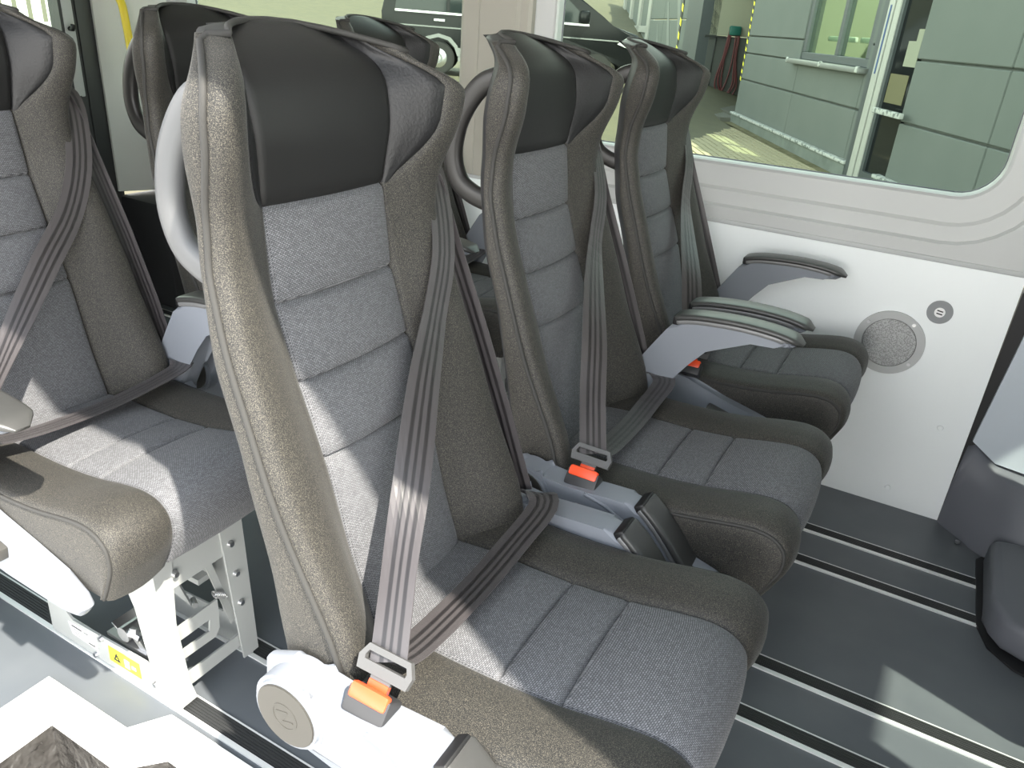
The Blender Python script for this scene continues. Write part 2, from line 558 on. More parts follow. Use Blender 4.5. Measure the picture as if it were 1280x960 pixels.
box('door_seal', (-0.03, 1.900, -0.02), (0.006, 1.990, 1.62), RUBBER, o, bevel=0.004)

# unseen roof, right wall with the open sliding door, cab shell: added to shape light
roof = struct(box('ceiling', (-2.93, 0.355, 1.60), (1.21, 2.22, 1.66), HEADL))
struct(box('wall_right', (0.22, 0.37, -0.25), (1.15, 0.42, 1.60), PILLAR))
struct(box('wall_right_rear', (-2.93, 0.37, -0.25), (-1.42, 0.42, 1.60), PILLAR))
struct(box('trim_10', (-1.42, 0.356, 1.585), (0.22, 0.42, 1.60), PILLAR))
struct(box('wall_left_front', (0.30, 2.19, 0.25), (1.8, 2.24, 1.62), PILLAR))
struct(box('wall_front', (1.42, 0.37, -0.2), (1.72, 2.24, 1.08), TRIM_D, bevel=0.03))
wsn = empty('window_3', (0, 0, 0)); struct(wsn)
prism('windscreen_pane', [(1.21, 1.635), (1.21, 1.645), (1.72, 1.09), (1.72, 1.08)], 'y', 0.42, 2.19, SCREEN, wsn)
for y in (0.37, 2.19):
    prism('screen_pillar', [(1.15, 1.60), (1.23, 1.66), (1.74, 1.10), (1.70, 1.04), (1.15, 1.04)], 'y', y, y + 0.05, PILLAR, wsn)

# front end of the passenger wall: black seal, grey B-pillar cover, dark lower trim
struct(prism('trim_11', [(0.230, 0.0), (0.262, 0.0), (0.262, 0.40), (0.285, 0.66), (0.262, 0.70), (0.236, 0.66)], 'y', WY + 0.004, WY + 0.03, BLACK))
bm = bmesh.new()
poly = [(0.245, 0.26), (0.31, 0.215), (0.62, 0.185), (0.70, 1.60), (0.262, 1.60), (0.262, 0.70), (0.272, 0.60)]
bm_prism(bm, poly, 'y', WY - 0.008, WY + 0.02)
struct(from_bm('trim_12', bm, mat('blue_grey_pillar_cover', (0.50, 0.55, 0.60), 0.5)))
# dark sculpted foot trim
foot = [  # rows along x : (x, y at floor, y at top, z top)
    (0.232, 2.150, 2.152, 0.10), (0.240, 2.14, 2.150, 0.24), (0.262, 2.118, 2.146, 0.25), (0.29, 2.09, 2.142, 0.226), (0.315, 2.06, 2.13, 0.208), (0.335, 2.045, 2.118, 0.204),
    (0.36, 2.01, 2.10, 0.200), (0.40, 1.985, 2.085, 0.195), (0.46, 1.975, 2.08, 0.19), (0.60, 1.97, 2.08, 0.18)]
V, F = [], []
for x, y0, y1, zt in foot:
    V += [(x, y0, 0.0), (x, y0 + (y1 - y0) * 0.15, zt * 0.3), (x, y0 + (y1 - y0) * 0.6, zt * 0.62), (x, y1 - 0.01, zt * 0.93), (x, y1 + 0.012, zt), (x, WY + 0.02, zt + 0.004)]
for i in range(len(foot) - 1):
    for k in range(5):
        F.append((i * 6 + k, (i + 1) * 6 + k, (i + 1) * 6 + k + 1, i * 6 + k + 1))
struct(mesh_obj('trim_13', V, F, TRIM_D, smooth=True))
disc('trim_screw', (0.283, 2.062, 0.008), (0, 0, 1), 0.006, 0.006, STEEL, bpy.data.objects['trim_13'], seg=12)

# step well at the sliding door
sw = empty('trim_14', (0, 0, 0)); struct(sw)
OUT = [(-1.205, 0.30), (-1.205, 0.537), (-0.988, 0.540), (-0.948, 0.600), (0.30, 0.600)]
INN = [(-1.135, 0.30), (-1.137, 0.492), (-0.962, 0.492), (-0.905, 0.552), (0.30, 0.552)]
V, F = [], []
for (a, b) in zip(OUT, INN):
    V += [(a[0], a[1], 0.001), (a[0], a[1], 0.006), (b[0], b[1], 0.006), (b[0], b[1], -0.035), (b[0], b[1] , -0.035)]
for i in range(4):
    for k in range(3):
        F.append((i * 5 + k, (i + 1) * 5 + k, (i + 1) * 5 + k + 1, i * 5 + k + 1))
mesh_obj('edge_profile', V, F, EDGE_W, sw)
V = [(p[0], p[1], -0.035) for p in INN] + [(p[0] + 0.012, p[1] - 0.012, -0.16) for p in INN] + [(p[0] + 0.03, p[1] - 0.03, -0.19) for p in INN] + [(-1.10, 0.2, -0.19), (0.3, 0.2, -0.19)]
F = [(i, i + 1, 6 + i, 5 + i) for i in range(4)] + [(5 + i, 6 + i, 11 + i, 10 + i) for i in range(4)] + [(10, 11, 12, 13, 14, 16, 15)]
lin = mesh_obj('step_liner', V, F, WELL, sw)
g = rrect(-1.06, -0.86, 0.20, 0.425, 0.04)
V, F = tube_geo([(p[0], p[1], -0.188) for p in g + g[:1]], 0.008, 6)
mesh_obj('embossed_ridge', V, F, WELL, lin, smooth=True)
g = rrect(-1.03, -0.89, 0.20, 0.395, 0.03)
V, F = tube_geo([(p[0], p[1], -0.188) for p in g + g[:1]], 0.006, 6)
mesh_obj('embossed_ridge', V, F, WELL, lin, smooth=True)
for x in (-0.95, -0.86):
    V, F = tube_geo([(x + 0.03 * math.cos(a), 0.478 - 0.006, -0.09 + 0.03 * math.sin(a)) for a in np.linspace(0, 2 * math.pi, 17)], 0.004, 6)
    mesh_obj('embossed_ring', V, F, WELL, lin, smooth=True)

# ------------------------------------------------------------------ passenger seat (built once, copied)
def curve(pts, smooth=3):
    zs = np.array([p[0] for p in pts]); xs = np.array([p[1] for p in pts])
    zz = np.linspace(zs[0], zs[-1], 400)
    xx = np.interp(zz, zs, xs)
    k = np.exp(-0.5 * (np.arange(-24, 25) / (smooth * 3.0)) ** 2); k /= k.sum()
    xp = np.concatenate([2 * xx[0] - xx[24:0:-1], xx, 2 * xx[-1] - xx[-2:-26:-1]])
    xx = np.convolve(xp, k, 'valid')
    return lambda z: float(np.interp(z, zz, xx))

XC = curve([(0.40, -0.470), (0.47, -0.488), (0.55, -0.518), (0.68, -0.553), (0.77, -0.588), (0.86, -0.618), (0.97, -0.631), (1.04, -0.622), (1.10, -0.632), (1.128, -0.655), (1.142, -0.680), (1.150, -0.705)], 2)
XB = curve([(0.40, -0.40), (0.47, -0.425), (0.53, -0.442), (0.65, -0.500), (0.75, -0.538), (0.85, -0.577), (0.92, -0.600), (0.98, -0.596), (1.04, -0.573), (1.09, -0.566), (1.115, -0.572), (1.135, -0.592), (1.150, -0.635)], 2)
XRR = curve([(0.40, -0.530), (0.49, -0.536), (0.58, -0.545), (0.73, -0.578), (0.82, -0.611), (0.93, -0.634), (1.03, -0.629), (1.09, -0.616), (1.115, -0.612), (1.135, -0.625), (1.150, -0.66)], 2)
WW = curve([(0.40, 0.200), (0.52, 0.208), (0.70, 0.210), (0.83, 0.203), (0.93, 0.190), (0.97, 0.190), (1.04, 0.203), (1.075, 0.207), (1.10, 0.204), (1.122, 0.194), (1.14, 0.172), (1.150, 0.145)], 2)
S1 = curve([(0.40, 0.098), (0.68, 0.104), (0.90, 0.106), (0.97, 0.104), (1.05, 0.113), (1.13, 0.117), (1.150, 0.09)], 2)
def S2(z):
    if z >= 0.968:
        t = min((z - 0.968) / 0.085, 1)
        e = 0.004 + 0.046 * math.sin(t * math.pi / 2)
        if z > 1.10: e *= max(0.35, 1 - (z - 1.10) / 0.07)
        return S1(z) + e
    return S1(z) + min(0.03, 0.004 + (0.968 - z) * 0.3)

ZS = [0.40, 0.68, 0.77, 0.86, 0.968]          # horizontal seams
def zrows():
    R = []
    for a, b, n in ((0.40, 0.68, 12), (0.68, 0.77, 8), (0.77, 0.86, 8), (0.86, 0.968, 8)):
        R += [a + 0.004] if a > 0.41 else [a]
        R += [a + (b - a) * (k + 0.5) / n for k in range(n)]
        R += [b - 0.004, b]
    R += [0.972] + list(np.linspace(0.985, 1.11, 11)) + [1.118, 1.125, 1.131, 1.136, 1.140, 1.144, 1.147, 1.149]
    return R

def build_backrest(root):
    rows = zrows()
    def half(z):
        """columns from centre to rear centre : (y, x, tag)"""
        s1, s2, W, xc, xb, xr = S1(z), S2(z), WW(z), XC(z), XB(z), XRR(z)
        yr = W - 0.016
        s2 = min(s2, yr - 0.012); 
        bul = 0.0
        for a, b in zip(ZS[:-1], ZS[1:]):
            if a <= z <= b:
                t = (z - a) / (b - a)
                bul = 0.008 * (4 * t * (1 - t)) ** 0.6
        gz = sum(0.006 * math.exp(-((z - q) / 0.0035) ** 2) for q in ZS[1:])
        out = []
        def front(y):
            if y <= s1:
                q = y / s1
                return xc + 0.006 * (1 - q * q) + bul * (1 - q ** 4) - gz
            t = min((y - s1) / (yr - s1), 1)
            f = math.sin(t * math.pi / 2) ** 1.25
            return xc + (xb - xc) * f
        for q in (0, 0.2, 0.4, 0.6, 0.78, 0.9, 0.965):
            out.append((s1 * q, front(s1 * q)))
        out.append((s1, front(s1) - 0.005))                       # col 7 : seam 1
        for q in (0.12, 0.35, 0.65, 0.88):
            y = s1 + (s2 - s1) * q
            out.append((y, front(y)))
        wing = z > 0.972
        out.append((s2, front(s2) - (0.003 if wing else 0.0)))    # col 12 : seam 2
        for q in (0.06, 0.25, 0.5, 0.75, 1.0):
            y = s2 + (yr - s2) * q
            out.append((y, front(y)))
        for a in (25, 50, 75):                                     # roll over the edge
            a = math.radians(a)
            out.append((yr + 0.016 * math.sin(a), xb - 0.016 * (1 - math.cos(a))))
        out.append((W, xb - 0.020))                                # col 21 : piping
        for q in (0.08, 0.35, 0.65, 0.92):
            out.append((W + 0.003 * math.sin(q * math.pi), xb - 0.020 + (xr - xb + 0.020) * q))
        out.append((W - 0.002, xr))                                # col 26
        for yq, dx in ((0.975, -0.003), (0.92, -0.012), (0.82, -0.026), (0.65, -0.038), (0.4, -0.046), (0.0, -0.05)):
            out.append((W * yq, xr + dx))
        return out
    H = [half(z) for z in rows]
    nh = len(H[0])
    ncol = 2 * nh - 2
    V = []
    def side_y(j):  # full ring index -> (half index, sign)
        return (j, 1) if j < nh else (2 * nh - 2 - j, -1)
    for i, z in enumerate(rows):
        for j in range(ncol):
            h, s = side_y(j)
            y, x = H[i][h]
            kz = min(max((z - 1.05) / 0.09, 0), 1)
            V.append((x, s * y, z - (0.036 if s * y > 0 else 0.016) * kz * kz * (y / 0.18) ** 2))
    last = [V[(len(rows) - 1) * ncol + j] for j in range(ncol)]
    nrow = len(rows)
    for f, dz in ((0.25, 0.0010), (0.5, 0.0016), (0.75, 0.0018), (1.0, 0.0012)):
        for x, y, z in last:
            V.append((x + (-0.712 + 4.2 * y * y - x) * f, y * (1 - 0.06 * f), z + dz))
        nrow += 1
    rows = rows + [1.15 + 0.001 * k for k in range(1, 5)]
    G = {}
    for i in range(len(rows) - 1):
        zm = (rows[i] + rows[i + 1]) / 2
        for j in range(ncol):
            j2 = (j + 1) % ncol
            hm = min(side_y(j)[0], side_y(j2)[0])
            s = 1 if j < nh - 1 else -1
            if hm < 7:
                k = 'head' if zm > 0.968 else 'p%d' % max(q for q in range(4) if zm >= ZS[q])
            elif hm < 12 and zm > 0.968:
                k = 'wing%d' % s
            elif hm >= 26:
                k = 'shell'
            else:
                k = 'bol'
            G.setdefault(k, []).append((i * ncol + j, i * ncol + j2, (i + 1) * ncol + j2, (i + 1) * ncol + j))
    G['shell'].append(tuple(reversed(range(ncol))))
    def sub(name, key, material, parent):
        fs = G[key]
        idx = {}
        vv = []
        ff = []
        for f in fs:
            q = []
            for v in f:
                if v not in idx:
                    idx[v] = len(vv); vv.append(V[v])
                q.append(idx[v])
            ff.append(tuple(q))
        return mesh_obj(name, vv, ff, material, parent, smooth=True)
    back = sub('backrest', 'bol', F_BOL, root)
    for k in range(4):
        sub('upholstery_panel', 'p%d' % k, F_PAT, back)
    h = sub('headrest_panel', 'head', F_HEAD, back); h['label'] = 'smooth black headrest panel'
    sub('headrest_wing', 'wing1', F_WING, back)
    sub('headrest_wing', 'wing-1', F_WING, back)
    sub('back_shell', 'shell', P_SHELL, back)
    # piping: up one side, over the top, down the other
    def pv(i, j): return Vector(V[i * ncol + j])
    nr = len(rows)
    i0 = next(i for i in range(nr) if rows[i] > 0.47)
    def pipe_side(sg):
        c = lambda j: j if sg > 0 else (ncol - j) % ncol
        P_ = [pv(i, c(21)) + Vector((0.001, 0.001 * sg, 0)) for i in range(i0, nr - 6)]
        P_.append((pv(nr - 6, c(21)) + pv(nr - 3, c(21))) / 2)
        P_.append(pv(nr - 1, c(21)))
        for j in (18, 16, 14, 12, 10, 8, 6, 4, 2):
            P_.append(pv(nr - 1, c(j)) + Vector((0, 0, 0.0005)))
        return P_
    left, right = pipe_side(1), pipe_side(-1)
    path = left + [pv(nr - 1, 0) + Vector((0, 0, 0.0005))] + right[::-1]
    tube('piping', path, 0.0038, F_PIPE, back, n=6)
    # grab handle loop behind the shoulder on the aisle side
    pts = spline([(-0.625, -0.150, 1.092), (-0.668, -0.150, 1.075), (-0.705, -0.150, 1.025), (-0.718, -0.150, 0.968), (-0.706, -0.150, 0.925), (-0.678, -0.150, 0.905), (-0.640, -0.150, 0.895)], 6)
    V2, F2 = [], []
    n = len(pts)
    for i, p in enumerate(pts):
        d = np.array(pts[min(i + 1, n - 1)]) - np.array(pts[max(i - 1, 0)]); d /= np.linalg.norm(d)
        nr_ = np.array((d[2], 0, -d[0]))
        for k in range(10):
            t = 2 * math.pi * k / 10
            c_, s_ = math.cos(t), math.sin(t)
            q = np.array(p) + nr_ * 0.017 * math.copysign(abs(c_) ** 0.7, c_) + np.array((0, 1, 0)) * 0.011 * math.copysign(abs(s_) ** 0.7, s_)
            V2.append(tuple(q))
    for i in range(n - 1):
        for k in range(10):
            F2.append((i * 10 + k, i * 10 + (k + 1) % 10, (i + 1) * 10 + (k + 1) % 10, (i + 1) * 10 + k))
    mesh_obj('grab_handle', V2, F2, P_HANDLE, back, smooth=True)
    return back

def build_cushion(root):
    cb = spline([(-0.500, 0.470), (-0.43, 0.477), (-0.36, 0.477), (-0.29, 0.480), (-0.22, 0.488), (-0.15, 0.502), (-0.105, 0.507), (-0.072, 0.499), (-0.050, 0.476), (-0.047, 0.440), (-0.060, 0.405), (-0.078, 0.368)], 6)
    nb = len(cb)
    seams = []
    for q in (-0.305, -0.215):
        seams.append(min(range(nb), key=lambda i: abs(cb[i][0] - q) + (0 if cb[i][1] > 0.47 else 1)))
    # arclength
    s = [0.0]
    for i in range(1, nb):
        s.append(s[-1] + math.hypot(cb[i][0] - cb[i - 1][0], cb[i][1] - cb[i - 1][1]))
    rows = []
    # dense sampling with extra rows around the seams
    ss = [s[q] for q in seams]
    samp = sorted(set([round(v, 5) for v in np.linspace(0, s[-1], 58)] + [round(a + d, 5) for a in ss for d in (-0.006, -0.003, 0, 0.003, 0.006)]))
    cx = [p[0] for p in cb]; cz = [p[1] for p in cb]
    W = 0.207
    V, G = [], {}
    def cols(t):
        x, z = np.interp(t, s, cx), np.interp(t, s, cz)
        e = 1e-3
        tx, tz = np.interp(t + e, s, cx) - np.interp(t - e, s, cx), np.interp(t + e, s, cz) - np.interp(t - e, s, cz)
        L = math.hypot(tx, tz) or 1
        nx, nz = -tz / L, tx / L        # outward normal (up / forward)
        g = sum(0.005 * math.exp(-((t - q) / 0.003) ** 2) for q in ss)
        bounds = [0] + ss + [s[-1]]
        bul = 0
        for a, b in zip(bounds[:-1], bounds[1:]):
            if a <= t <= b:
                u = (t - a) / (b - a); bul = 0.006 * (4 * u * (1 - u)) ** 0.5
        out = []
        def pt(y, off): return (x + nx * off, y, z + nz * off)
        s1 = 0.104
        for q in (0, 0.25, 0.5, 0.75, 0.9, 0.965):
            out.append(pt(s1 * q, -0.009 + 0.004 * (1 - q * q) + bul * (1 - q ** 4) - g))
        out.append(pt(s1, -0.013))                       # 6 seam
        for q in (0.06, 0.2, 0.4, 0.6, 0.8, 1.0):
            y = s1 + (W - 0.02 - s1) * q
            out.append(pt(y, -0.008 + 0.010 * math.sin(min(q, 1) * math.pi * 0.75)))
        for a in (30, 60):
            a = math.radians(a)
            out.append(pt(W - 0.02 + 0.02 * math.sin(a), -0.001 - 0.012 * (1 - math.cos(a))))
        out.append(pt(W, -0.012))                        # 15 piping
        ex, ez = pt(W, -0.012)[0], pt(W, -0.012)[2]
        tx_, tz_ = min(ex, -0.095 - 0.0), 0.375
        for q in (0.12, 0.45, 0.8, 1.0):
            out.append((ex + (tx_ - ex) * q, W + 0.004 * math.sin(q * math.pi), ez + (tz_ - ez) * q))
        return out
    H = [cols(t) for t in samp]
    nh = len(H[0])
    nc = 2 * nh - 1
    for r in H:
        for j in range(nc):
            k = nh - 1 - j if j < nh else j - nh + 1
            sg = -1 if j < nh - 1 else 1
            V.append((r[k][0], sg * r[k][1], r[k][2]))
    for i in range(len(H) - 1):
        tm = (samp[i] + samp[i + 1]) / 2
        for j in range(nc - 1):
            k = min(abs(j - (nh - 1)), abs(j + 1 - (nh - 1)))
            key = 'b' if k >= 6 else ('p0' if tm < ss[0] else 'p1' if tm < ss[1] else 'p2')
            G.setdefault(key, []).append((i * nc + j, (i + 1) * nc + j, (i + 1) * nc + j + 1, i * nc + j + 1))
    def sub(name, key, material, parent):
        idx, vv, ff = {}, [], []
        for f in G[key]:
            q = []
            for v in f:
                if v not in idx:
                    idx[v] = len(vv); vv.append(V[v])
                q.append(idx[v])
            ff.append(tuple(q))
        return mesh_obj(name, vv, ff, material, parent, smooth=True)
    c = sub('cushion', 'b', F_BOL, root)
    for k in range(3):
        sub('upholstery_panel', 'p%d' % k, F_PAT, c)
    for sg in (0, 1):
        j = nh - 1 + 15 if sg else nh - 1 - 15
        path = [Vector(V[i * nc + j]) for i in range(len(H)) if V[i * nc + j][0] > -0.44]
        tube('piping', path, 0.0032, F_PIPE, c, n=6)
    # underside tray
    prism('cushion_base', [(-0.50, -0.19), (-0.11, -0.19), (-0.11, 0.19), (-0.50, 0.19)], 'z', 0.364, 0.374, P_SHELL, c)
    return c

HUB = (-0.482, 0.449)
def build_armrest(root, sy, face):
    """face = outward side of the hub disc"""
    hx, hz = HUB
    up = [(-0.495, 0.500), (-0.470, 0.530), (-0.440, 0.580), (-0.415, 0.620), (-0.400, 0.638), (-0.375, 0.646), (-0.33, 0.653), (-0.276, 0.656), (-0.22, 0.655), (-0.178, 0.650), (-0.162, 0.644)]
    lo = [(-0.172, 0.637), (-0.20, 0.633), (-0.245, 0.630), (-0.295, 0.619), (-0.335, 0.600), (-0.368, 0.560), (-0.392, 0.505), (-0.425, 0.445), (-0.450, 0.418)]
    hubarc = [(hx + 0.049 * math.cos(math.radians(a)), hz + 0.049 * math.sin(math.radians(a))) for a in range(-50, -262, -20)]
    poly = [(x - hx, z - hz) for x, z in up + lo + hubarc]
    bm = bmesh.new()
    bm_prism(bm, list(reversed(poly)), 'y', -0.023, 0.023, bevel=0.011, seg=4)
    bm_disc(bm, (0, face * 0.004, 0), (0, 1, 0), 0.050, 0.050, 36, bevel=0.005)
    a = from_bm('armrest', bm, P_GREY, root, auto=38)
    a.location = (hx, sy, hz)
    # raised rib line along the arm
    rib = spline([(x - hx, face * 0.0238, z - hz) for x, z in [(-0.448, 0.560), (-0.42, 0.585), (-0.38, 0.605), (-0.345, 0.616)]], 5)
    tube('arm_rib', rib, 0.0035, P_GREY, a, n=6)
    # padded top: flat rounded strip with a satin band along its sides
    tp = spline([(-0.401, 0.647), (-0.38, 0.653), (-0.345, 0.659), (-0.28, 0.664), (-0.22, 0.663), (-0.175, 0.657), (-0.149, 0.647)], 5)
    def strip(name, dz, w0, h0, m, ew, eh, cut=0):
        T = tp[:len(tp) - cut]
        V, F = [], []
        n = 16
        N = len(T)
        for i, (x, z) in enumerate(T):
            dx, dz_ = (np.array(T[min(i + 1, N - 1)]) - np.array(T[max(i - 1, 0)]))
            L = math.hypot(dx, dz_); nx, nz = -dz_ / L, dx / L
            e = min(1.0, 0.9 + i * 0.1, 0.38 + (N - 1 - i) * 0.17)
            for k in range(n):
                t = 2 * math.pi * k / n
                c_, s_ = math.cos(t), math.sin(t)
                wy = w0 * e * math.copysign(abs(c_) ** ew, c_)
                hh = h0 * e * math.copysign(abs(s_) ** eh, s_) + dz
                V.append((x - hx + nx * hh, wy, z - hz + nz * hh))
        for i in range(N - 1):
            for k in range(n):
                F.append((i * n + k, i * n + (k + 1) % n, (i + 1) * n + (k + 1) % n, (i + 1) * n + k))
        F.append(tuple(reversed(range(n)))); F.append(tuple(range((N - 1) * n, N * n)))
        p = mesh_obj(name, V, F, m, a, smooth=True); p.data.set_sharp_from_angle(angle=math.radians(50))
    strip('armrest_pad', -0.001, 0.0275, 0.0065, P_DARK, 0.4, 0.55)
    strip('pad_band', -0.0095, 0.0260, 0.0055, BAND, 0.25, 0.4, 3)
    box('pad_heel', (-0.406 - hx, -0.024, 0.632 - hz), (-0.392 - hx, 0.024, 0.650 - hz), BLACK, a, bevel=0.003)
    d = disc('hub_disc', (0, face * 0.0290, 0), (0, face, 0), 0.042, 0.004, P_DISC, a, seg=36, bevel=0.001)
    # round emblem with a zig-zag stroke, moulded in the disc
    bm = bmesh.new()
    bm_ring(bm, (0, face * 0.0308, 0), (0, face, 0), 0.0165, 0.0185, 0.0008, 32)
    y0, y1 = sorted((face * 0.0306, face * 0.0317))
    for (x0, z0), (x1, z1) in (((-0.010, -0.008), (-0.004, 0.009)), ((-0.004, 0.009), (0.004, -0.009)), ((0.004, -0.009), (0.010, 0.008))):
        q = Vector((z1 - z0, 0, -(x1 - x0))).normalized() * 0.001
        bm_prism(bm, [(x0 + q.x, z0 + q.z), (x1 + q.x, z1 + q.z), (x1 - q.x, z1 - q.z), (x0 - q.x, z0 - q.z)], 'y', y0, y1)
    from_bm('hub_emblem', bm, P_DISC, a)
    return a

def build_covers(root):
    # aisle side cover with recline lever
    poly = [(-0.545, 0.42), (-0.54, 0.480), (-0.50, 0.500), (-0.44, 0.485), (-0.39, 0.462), (-0.30, 0.442), (-0.226, 0.424), (-0.150, 0.403), (-0.108, 0.385), (-0.098, 0.366), (-0.112, 0.348), (-0.15, 0.340), (-0.275, 0.350), (-0.42, 0.36), (-0.52, 0.37)]
    bm = bmesh.new()
    bm_prism(bm, poly, 'y', -0.236, -0.212, bevel=0.009, seg=3)
    c = from_bm('side_cover', bm, P_GREY, root, auto=38)
    box('recline_lever', (-0.33, -0.262, 0.395), (-0.262, -0.232, 0.419), P_DISC, c, bevel=0.003, rot=Matrix.Rotation(math.radians(14), 3, 'Y'))
    # wall side hinge cover
    poly2 = [(-0.545, 0.40), (-0.54, 0.475), (-0.50, 0.500), (-0.44, 0.49), (-0.40, 0.455), (-0.40, 0.40)]
    bm = bmesh.new(); bm_prism(bm, poly2, 'y', 0.212, 0.234, bevel=0.006)
    from_bm('hinge_cover', bm, P_GREY, root, auto=38)

def build_belt(root):
    tng = Vector((-0.388, -0.198, 0.5275))
    C = [Vector(c) for c in spline([(-0.668, 0.196, 1.010), (-0.640, 0.212, 0.990), (-0.612, 0.203, 0.945), (-0.580, 0.174, 0.870), (-0.562, 0.130, 0.795), (-0.522, 0.050, 0.733),
                                     (-0.467, -0.050, 0.655), (-0.433, -0.117, 0.595), tuple(tng)], 4)]
    n = len(C)
    D = []
    for i in range(n):
        t = i / (n - 1)
        if t < 0.5:
            D.append(Vector((0.05, 1, 0)).lerp(Vector((0.25, 0.8, -0.5)), t / 0.5))
        else:
            D.append(Vector((0.25, 0.8, -0.5)).lerp(Vector((1, -0.05, 0.05)), min(1, (t - 0.5) / 0.4)))
    b = ribbon('seat_belt', C, D, 0.046, BELT, root)
    # run up the wall side of the backrest to the shoulder guide
    C = [(-0.455, 0.222, 0.500), (-0.505, 0.228, 0.62), (-0.555, 0.229, 0.74), (-0.605, 0.225, 0.86), (-0.635, 0.215, 0.95), (-0.660, 0.200, 1.000), (-0.690, 0.185, 1.005)]
    D = [(1, 0.1, 0.3)] * 4 + [(1, 0.2, 0.2), (0.8, 0.5, 0.1), (0.8, 0.5, 0)]
    ribbon('side_strap', C, D, 0.046, BELT, b)
    box('shoulder_guide', (-0.700, 0.165, 0.975), (-0.655, 0.212, 1.008), P_SHELL, b, bevel=0.006)
    # lap strap across the cushion
    C = [(-0.445, 0.226, 0.495), (-0.415, 0.216, 0.512), (-0.395, 0.185, 0.511), (-0.395, 0.10, 0.499), (-0.392, 0.0, 0.496), (-0.390, -0.10, 0.502), (-0.387, -0.16, 0.514), (-0.388, -0.197, 0.5275)]
    C = spline(C, 3)
    ribbon('lap_strap', C, [(1, 0.25 if i < 8 else 0.0, 0.1) for i in range(len(C))], 0.046, BELT, b)
    # latch plate with slot, on the buckle
    R = Matrix.Rotation(math.radians(20), 3, 'X')
    hub = Vector((-0.388, -0.214, 0.507))
    def place(o):
        o.location = hub
        o.rotation_euler = (math.radians(-38), 0, 0)
        return o
    bm = bmesh.new()
    outer = [(-0.033, 0.008), (0.033, 0.008), (0.036, 0.022), (0.028, 0.037), (-0.028, 0.037), (-0.036, 0.022)]
    inner = [(-0.027, 0.020), (0.027, 0.020), (0.028, 0.024), (0.025, 0.030), (-0.025, 0.030), (-0.028, 0.024)]
    vs = []
    for y in (-0.004, 0.004):
        vs.append(([bm.verts.new((x, y, z)) for x, z in outer], [bm.verts.new((x, y, z)) for x, z in inner]))
    for k in range(6):
        l = (k + 1) % 6
        bm.faces.new((vs[0][0][k], vs[0][0][l], vs[0][1][l], vs[0][1][k]))
        bm.faces.new((vs[1][0][k], vs[1][1][k], vs[1][1][l], vs[1][0][l]))
        bm.faces.new((vs[0][0][k], vs[1][0][k], vs[1][0][l], vs[0][0][l]))
        bm.faces.new((vs[0][1][k], vs[0][1][l], vs[1][1][l], vs[1][1][k]))
    bm_box(bm, (-0.013, -0.0025, -0.012), (0.013, 0.0025, 0.012))
    place(from_bm('latch_plate', bm, TONGUE, b))
    bm = bmesh.new()
    bm_box(bm, (-0.028, -0.015, -0.036), (0.028, 0.015, -0.006), bevel=0.004)
    k = place(from_bm('buckle', bm, P_SHELL, b, auto=40))
    bm = bmesh.new()
    bm_box(bm, (-0.025, -0.0175, -0.020), (0.025, -0.006, -0.002), bevel=0.004)
    bm_box(bm, (-0.013, -0.004, -0.010), (0.013, 0.004, 0.004), bevel=0.001)
    place(from_bm('release_button', bm, P_RED, b, auto=40))
    # buckle stalk
    tube('buckle_stalk', [(-0.392, -0.216, 0.455), (-0.42, -0.219, 0.41), (-0.45, -0.219, 0.38)], 0.011, P_SHELL, b, n=8)
    return b

